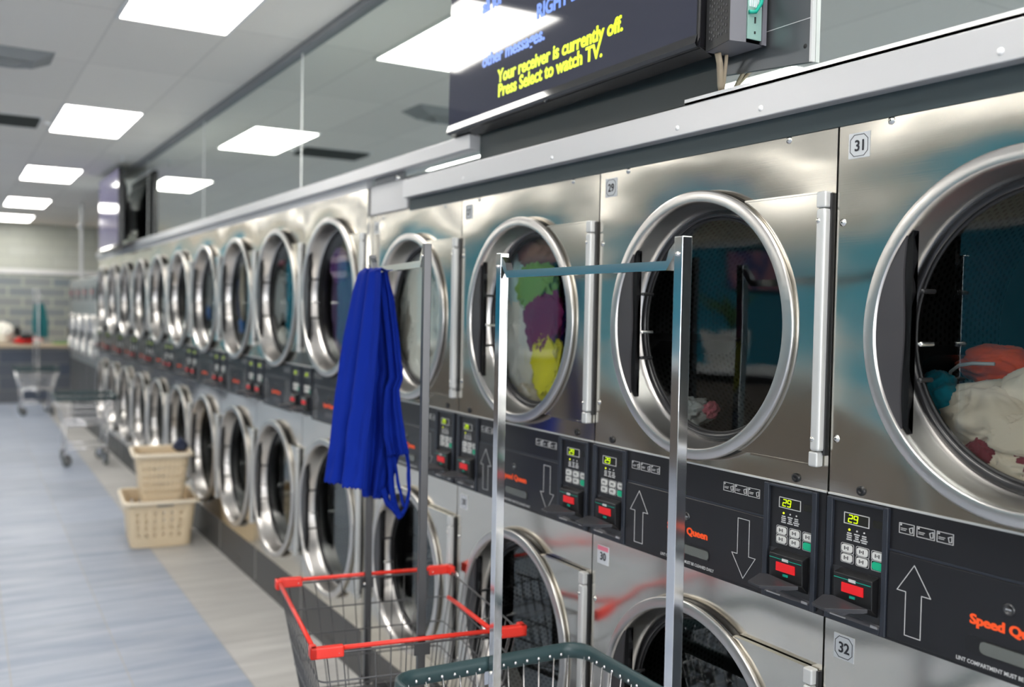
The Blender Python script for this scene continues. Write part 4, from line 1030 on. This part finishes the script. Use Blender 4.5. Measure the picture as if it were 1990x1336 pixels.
# ------------------------------------------------------------------ laundry baskets
def make_basket(hx, hy, h, taper, kind):
    r = empty('laundry_basket')
    rc = .05
    def ring(z, q, n=12):
        return rr_xy(hx-taper*q, hy-taper*q, rc, z, n)
    rows = 26; per = []
    base = ring(0, 1, 12)
    # resample each ring evenly
    def resample(pts, n):
        P = [Vector(p) for p in pts]; P.append(P[0]); L_ = [0]
        for i in range(len(P)-1): L_.append(L_[-1]+(P[i+1]-P[i]).length)
        out = []; k = 0
        for i in range(n):
            d = L_[-1]*i/n
            while L_[k+1] < d: k += 1
            q = (d-L_[k])/max(1e-9, L_[k+1]-L_[k]); out.append(P[k].lerp(P[k+1], q))
        return out
    n = 132; vs = []; fs = []
    for j in range(rows+1):
        q = 1-j/rows; vs += resample(ring(h*j/rows, q), n)
    for j in range(rows):
        for i in range(n):
            hole = False
            if kind == 'tall': hole = 3 <= j <= 21 and (j % 4) in (1, 2) and i % 3 == 0 and (i//3) % 11 not in (0, 1)
            else: hole = 6 <= j <= 19 and (j % 4) in (2, 3) and i % 4 == 0 and (i//4) % 8 not in (0, 1)
            if not hole: fs.append((j*n+i, j*n+(i+1) % n, (j+1)*n+(i+1) % n, (j+1)*n+i))
    fs.append(tuple(range(n-1, -1, -1)))
    MB().add(vs, fs, True).build('basket_body', 'beige_plastic', r, solid=.003)
    prof = [(-.003, -.004), (.006, .006), (.020, .004), (.026, -.010), (.022, -.020), (.010, -.012)]
    rm = MB(); P = resample(ring(h, 0), 96); k = 96; vs = []; fs = []
    for (o_, dz) in prof:
        vs += [(x*(1+o_/hx), y*(1+o_/hy), h+dz) for x, y, _ in P]
    for j in range(len(prof)):
        for i in range(k): fs.append((j*k+i, j*k+(i+1) % k, ((j+1) % len(prof))*k+(i+1) % k, ((j+1) % len(prof))*k+i))
    rm.add(vs, fs, True).build('basket_rim', 'beige_rim', r)
    return r
b1 = make_basket(.212, .262, .300, .030, 'low'); b1.location = (-.302, 6.62, .0); b1.rotation_euler = (0, 0, math.radians(-5))
tag(b1, 'wide beige plastic laundry basket on the floor, under a taller one', 'laundry basket')
MB().box(-.03, .07, -.275, -.270, .268, .282).build('basket_label', 'caster_grey', b1)
b2 = make_basket(.165, .205, .325, .038, 'tall'); b2.location = (-.285, 6.62, .268); b2.rotation_euler = (0, 0, math.radians(-6))
tag(b2, 'tall beige plastic basket with rows of holes, set in the wide basket', 'laundry basket')
o = lump_mb((-.155, 6.64, .615), (.045, .06, .04), 44, amp=.5).build('navy_sock', 'cl_navy'); tag(o, 'small navy cloth hanging over the rim of the upper basket', 'sock')

# ------------------------------------------------------------------ washers past the dryers
def make_washer():
    r = empty('front_load_washer')
    W2 = .345
    MB().box(0, .75, -W2, W2, .22, 1.88).build('cabinet', 'cabinet_side', r, bevel=.01)
    MB().box(.01, .74, -W2, W2, 0, .22).build('plinth', 'toe_grey', r)
    pn_ = MB().box(-.012, .002, -W2+.01, W2-.01, 1.52, 1.86).build('control_panel', 'cabinet_side', r, bevel=.004)
    MB().box(-.016, -.011, .08, .20, 1.60, 1.76).build('display', 'panel_black', pn_)
    MB().box(-.018, -.011, .10, .18, 1.68, 1.72).build('price_display', 'red_label', pn_)
    MB().box(-.020, -.011, -.20, -.05, 1.60, 1.76).build('soap_box', 'handle_grey', pn_)
    cz = 1.165
    d = MB().lathe(0, cz, [(0, .26), (-.02, .262), (-.04, .255), (-.045, .235), (-.035, .215), (-.005, .195), (.03, .185)], 64).build('door', 'ring_metal', r)
    MB().lathe(0, cz, [(.03, .186), (.025, .178), (.03, .17), (.04, .17)], 48).build('gasket', 'rubber', d)
    MB().lathe(0, cz, [(.032, .0001), (.03, .08), (.031, .172)], 48).build('glass', 'door_glass', d)
    MB().box(-.05, -.01, .20, .25, cz-.07, cz+.07).build('handle', 'handle_grey', d, bevel=.008)
    MB().box(-.03, 0, -.30, -.25, cz-.21, cz+.21).build('hinge', 'hinge_metal', d, bevel=.008)
    MB().lathe(0, cz, [(.045, .19), (.5, .24), (.5, .0001)], 48).build('drum', 'drum_lip', r)
    MB().box(-.004, .002, -W2+.01, W2-.01, .24, .82).build('service_panel', 'toe_grey', r)
    return r
wp = make_washer()
wl = ['first large washer beyond the far dryers', 'second large washer beyond the far dryers', 'third large washer beyond the far dryers', 'last large washer, next to the tiled counter']
for k in range(4):
    o = wp if k == 0 else copy_tree(wp)
    o.location = (-.01, 12.13+.705*k, 0); tag(o, wl[k], 'washing machine', 'front load washers')

# ------------------------------------------------------------------ back counter and what lies on it
ct = empty('folding_counter', (-3.0, 17.0, 0)); tag(ct, 'tiled counter with a tan top along the back block wall', 'counter')
MB().box(-4.0, 4.4, -.42, .365, .862, .905).build('counter_top', 'counter_top', ct, bevel=.006)
MB().box(-4.0, 4.4, -.36, .36, 0, .862).build('tiled_front', 'block_low', ct)
def lay(nm, m_, c, r, seed, label, cat, amp=.35):
    o = lump_mb(c, r, seed, amp=amp, n=48, nk=32).build(nm, m_); tag(o, label, cat)
lay('white_towel', 'cl_white', (-.72, 16.87, 1.085), (.13, .11, .15), 51, 'white cloth heap on the counter at the left edge', 'towel')
lay('red_shirt', 'cl_red', (-.40, 16.82, .965), (.19, .13, .055), 52, 'red garment lying on the counter', 'shirt')
lay('black_shirt', 'cl_black', (-.42, 16.74, 1.025), (.08, .10, .045), 53, 'black cloth draped over the red garment on the counter', 'shirt')
lay('black_bag', 'cl_black', (-.545, 16.80, 1.11), (.05, .08, .07), 54, 'small black bag between the white heap and the red garment', 'bag')
lay('white_sock', 'cl_white', (-.27, 16.72, .95), (.06, .06, .04), 55, 'small white cloth at the right end of the red garment', 'sock')
lay('green_towel', 'cl_green', (.10, 16.75, .925), (.16, .06, .018), 56, 'thin green cloth lying on the counter behind the cart post', 'towel', .2)
# teal garment on the farthest cart
tg_tab = [(0, -0.4139, 1.5505, -0.3405, 1.5521), (0.15, -0.4458, 1.4784, -0.3145, 1.4667), (0.5, -0.4646, 1.2994, -0.2882, 1.3023), (0.8, -0.4643, 1.1707, -0.2813, 1.1589), (1, -0.4063, 1.0851, -0.2875, 1.0727)]
tm = sheet_garment(tg_tab, 14.83, 14.78, 2.2, .03, nu=40, nv=40, seed=9)
to = tm.build('teal_shirt', 'cl_tealgreen', solid=.02); tag(to, 'teal garment hanging from the rack of the farthest cart', 'shirt')
hk = MB().tube([(-.387, 14.81, 1.700), (-.387, 14.81, 1.66), (-.35, 14.81, 1.64), (-.40, 14.80, 1.62), (-.44, 14.81, 1.60)], .006, 6).build('coat_hanger', 'pole_white'); tag(hk, 'white coat hanger carrying the teal garment', 'hanger')
pw = MB().box(-.035, .0, 13.3, 13.34, 1.88, H).build('wall_post', 'pole_white', bevel=.004); tag(pw, 'thin white post rising from the washers to the ceiling', 'post')
MB().ellipsoid((-.04, 13.3, 2.54), (.03, .03, .03), 12, 8).build('lamp_knob', 'pole_white', pw)

# ------------------------------------------------------------------ other side of the room (seen in the steel and the glass)
def table(x, y, l):
    r = empty('washer_island', (x, y, 0))
    MB().box(-.45, .45, -l/2, l/2, 1.02, 1.06).build('island_top', 'trim_white', r, bevel=.006)
    MB().box(-.42, .42, -l/2, l/2, .0, .93).build('machine_row', 'table_brown', r)
    MB().box(-.40, .40, -l/2, l/2, .93, 1.02).build('shadow_gap', 'panel_black', r)
    return r
for k, y in enumerate((2.0, 6.0, 10.0, 14.0)):
    tag(table(-5.6, y, 3.9), 'long brown island of washers under a pale top across the aisle, seen only in reflections', 'washer island', 'washer islands across the aisle')
lw = MB().box(XL, XL+.35, YF, YB-.9, 0, .70).build('window_bench', 'white_wall'); tag(lw, 'low white bench along the teal wall, seen only in reflections', 'bench')
wt = empty('wall_television', (XL+.03, 9.75, 1.86)); tag(wt, 'wall television with a violet and pink picture on the teal wall, seen only in reflections', 'television')
MB().box(0, .05, -.45, .45, 0, .52).build('bezel', 'tv_black', wt); MB().box(.05, .052, -.43, .43, .02, .50).build('screen', 'violet_picture', wt)
for k, y in enumerate((5.6, 7.7, 9.6)):
    r = empty('potted_palm', (-5.6, y, 1.06)); r.scale = (.5, .5, .5); tag(r, 'potted palm in a white pot standing on the island across the room', 'plant', 'potted palms')
    MB().add([(-.2, -.2, 0), (.2, -.2, 0), (.2, .2, 0), (-.2, .2, 0), (-.26, -.26, .7), (.26, -.26, .7), (.26, .26, .7), (-.26, .26, .7)], [(0, 1, 5, 4), (1, 2, 6, 5), (2, 3, 7, 6), (3, 0, 4, 7), (4, 5, 6, 7)]).build('pot', 'pot_white', r)
    lf = MB(); rd = random.Random(k)
    for i in range(16):
        a = 2*PI*i/16+rd.random()*.3; l_ = .5+.3*rd.random(); pr_ = None; vs = []
        for j in range(7):
            t = j/6; p = Vector((math.cos(a)*l_*t, math.sin(a)*l_*t, .7+1.1*t*(1-.45*t)*l_*1.6)); sd = Vector((-math.sin(a), math.cos(a), 0))*.05*math.sin(PI*min(.97, t+.05))
            vs += [p-sd, p+sd]
        lf.add(vs, [(2*j, 2*j+1, 2*j+3, 2*j+2) for j in range(6)], True)
    lf.build('fronds', 'plant_green', r)
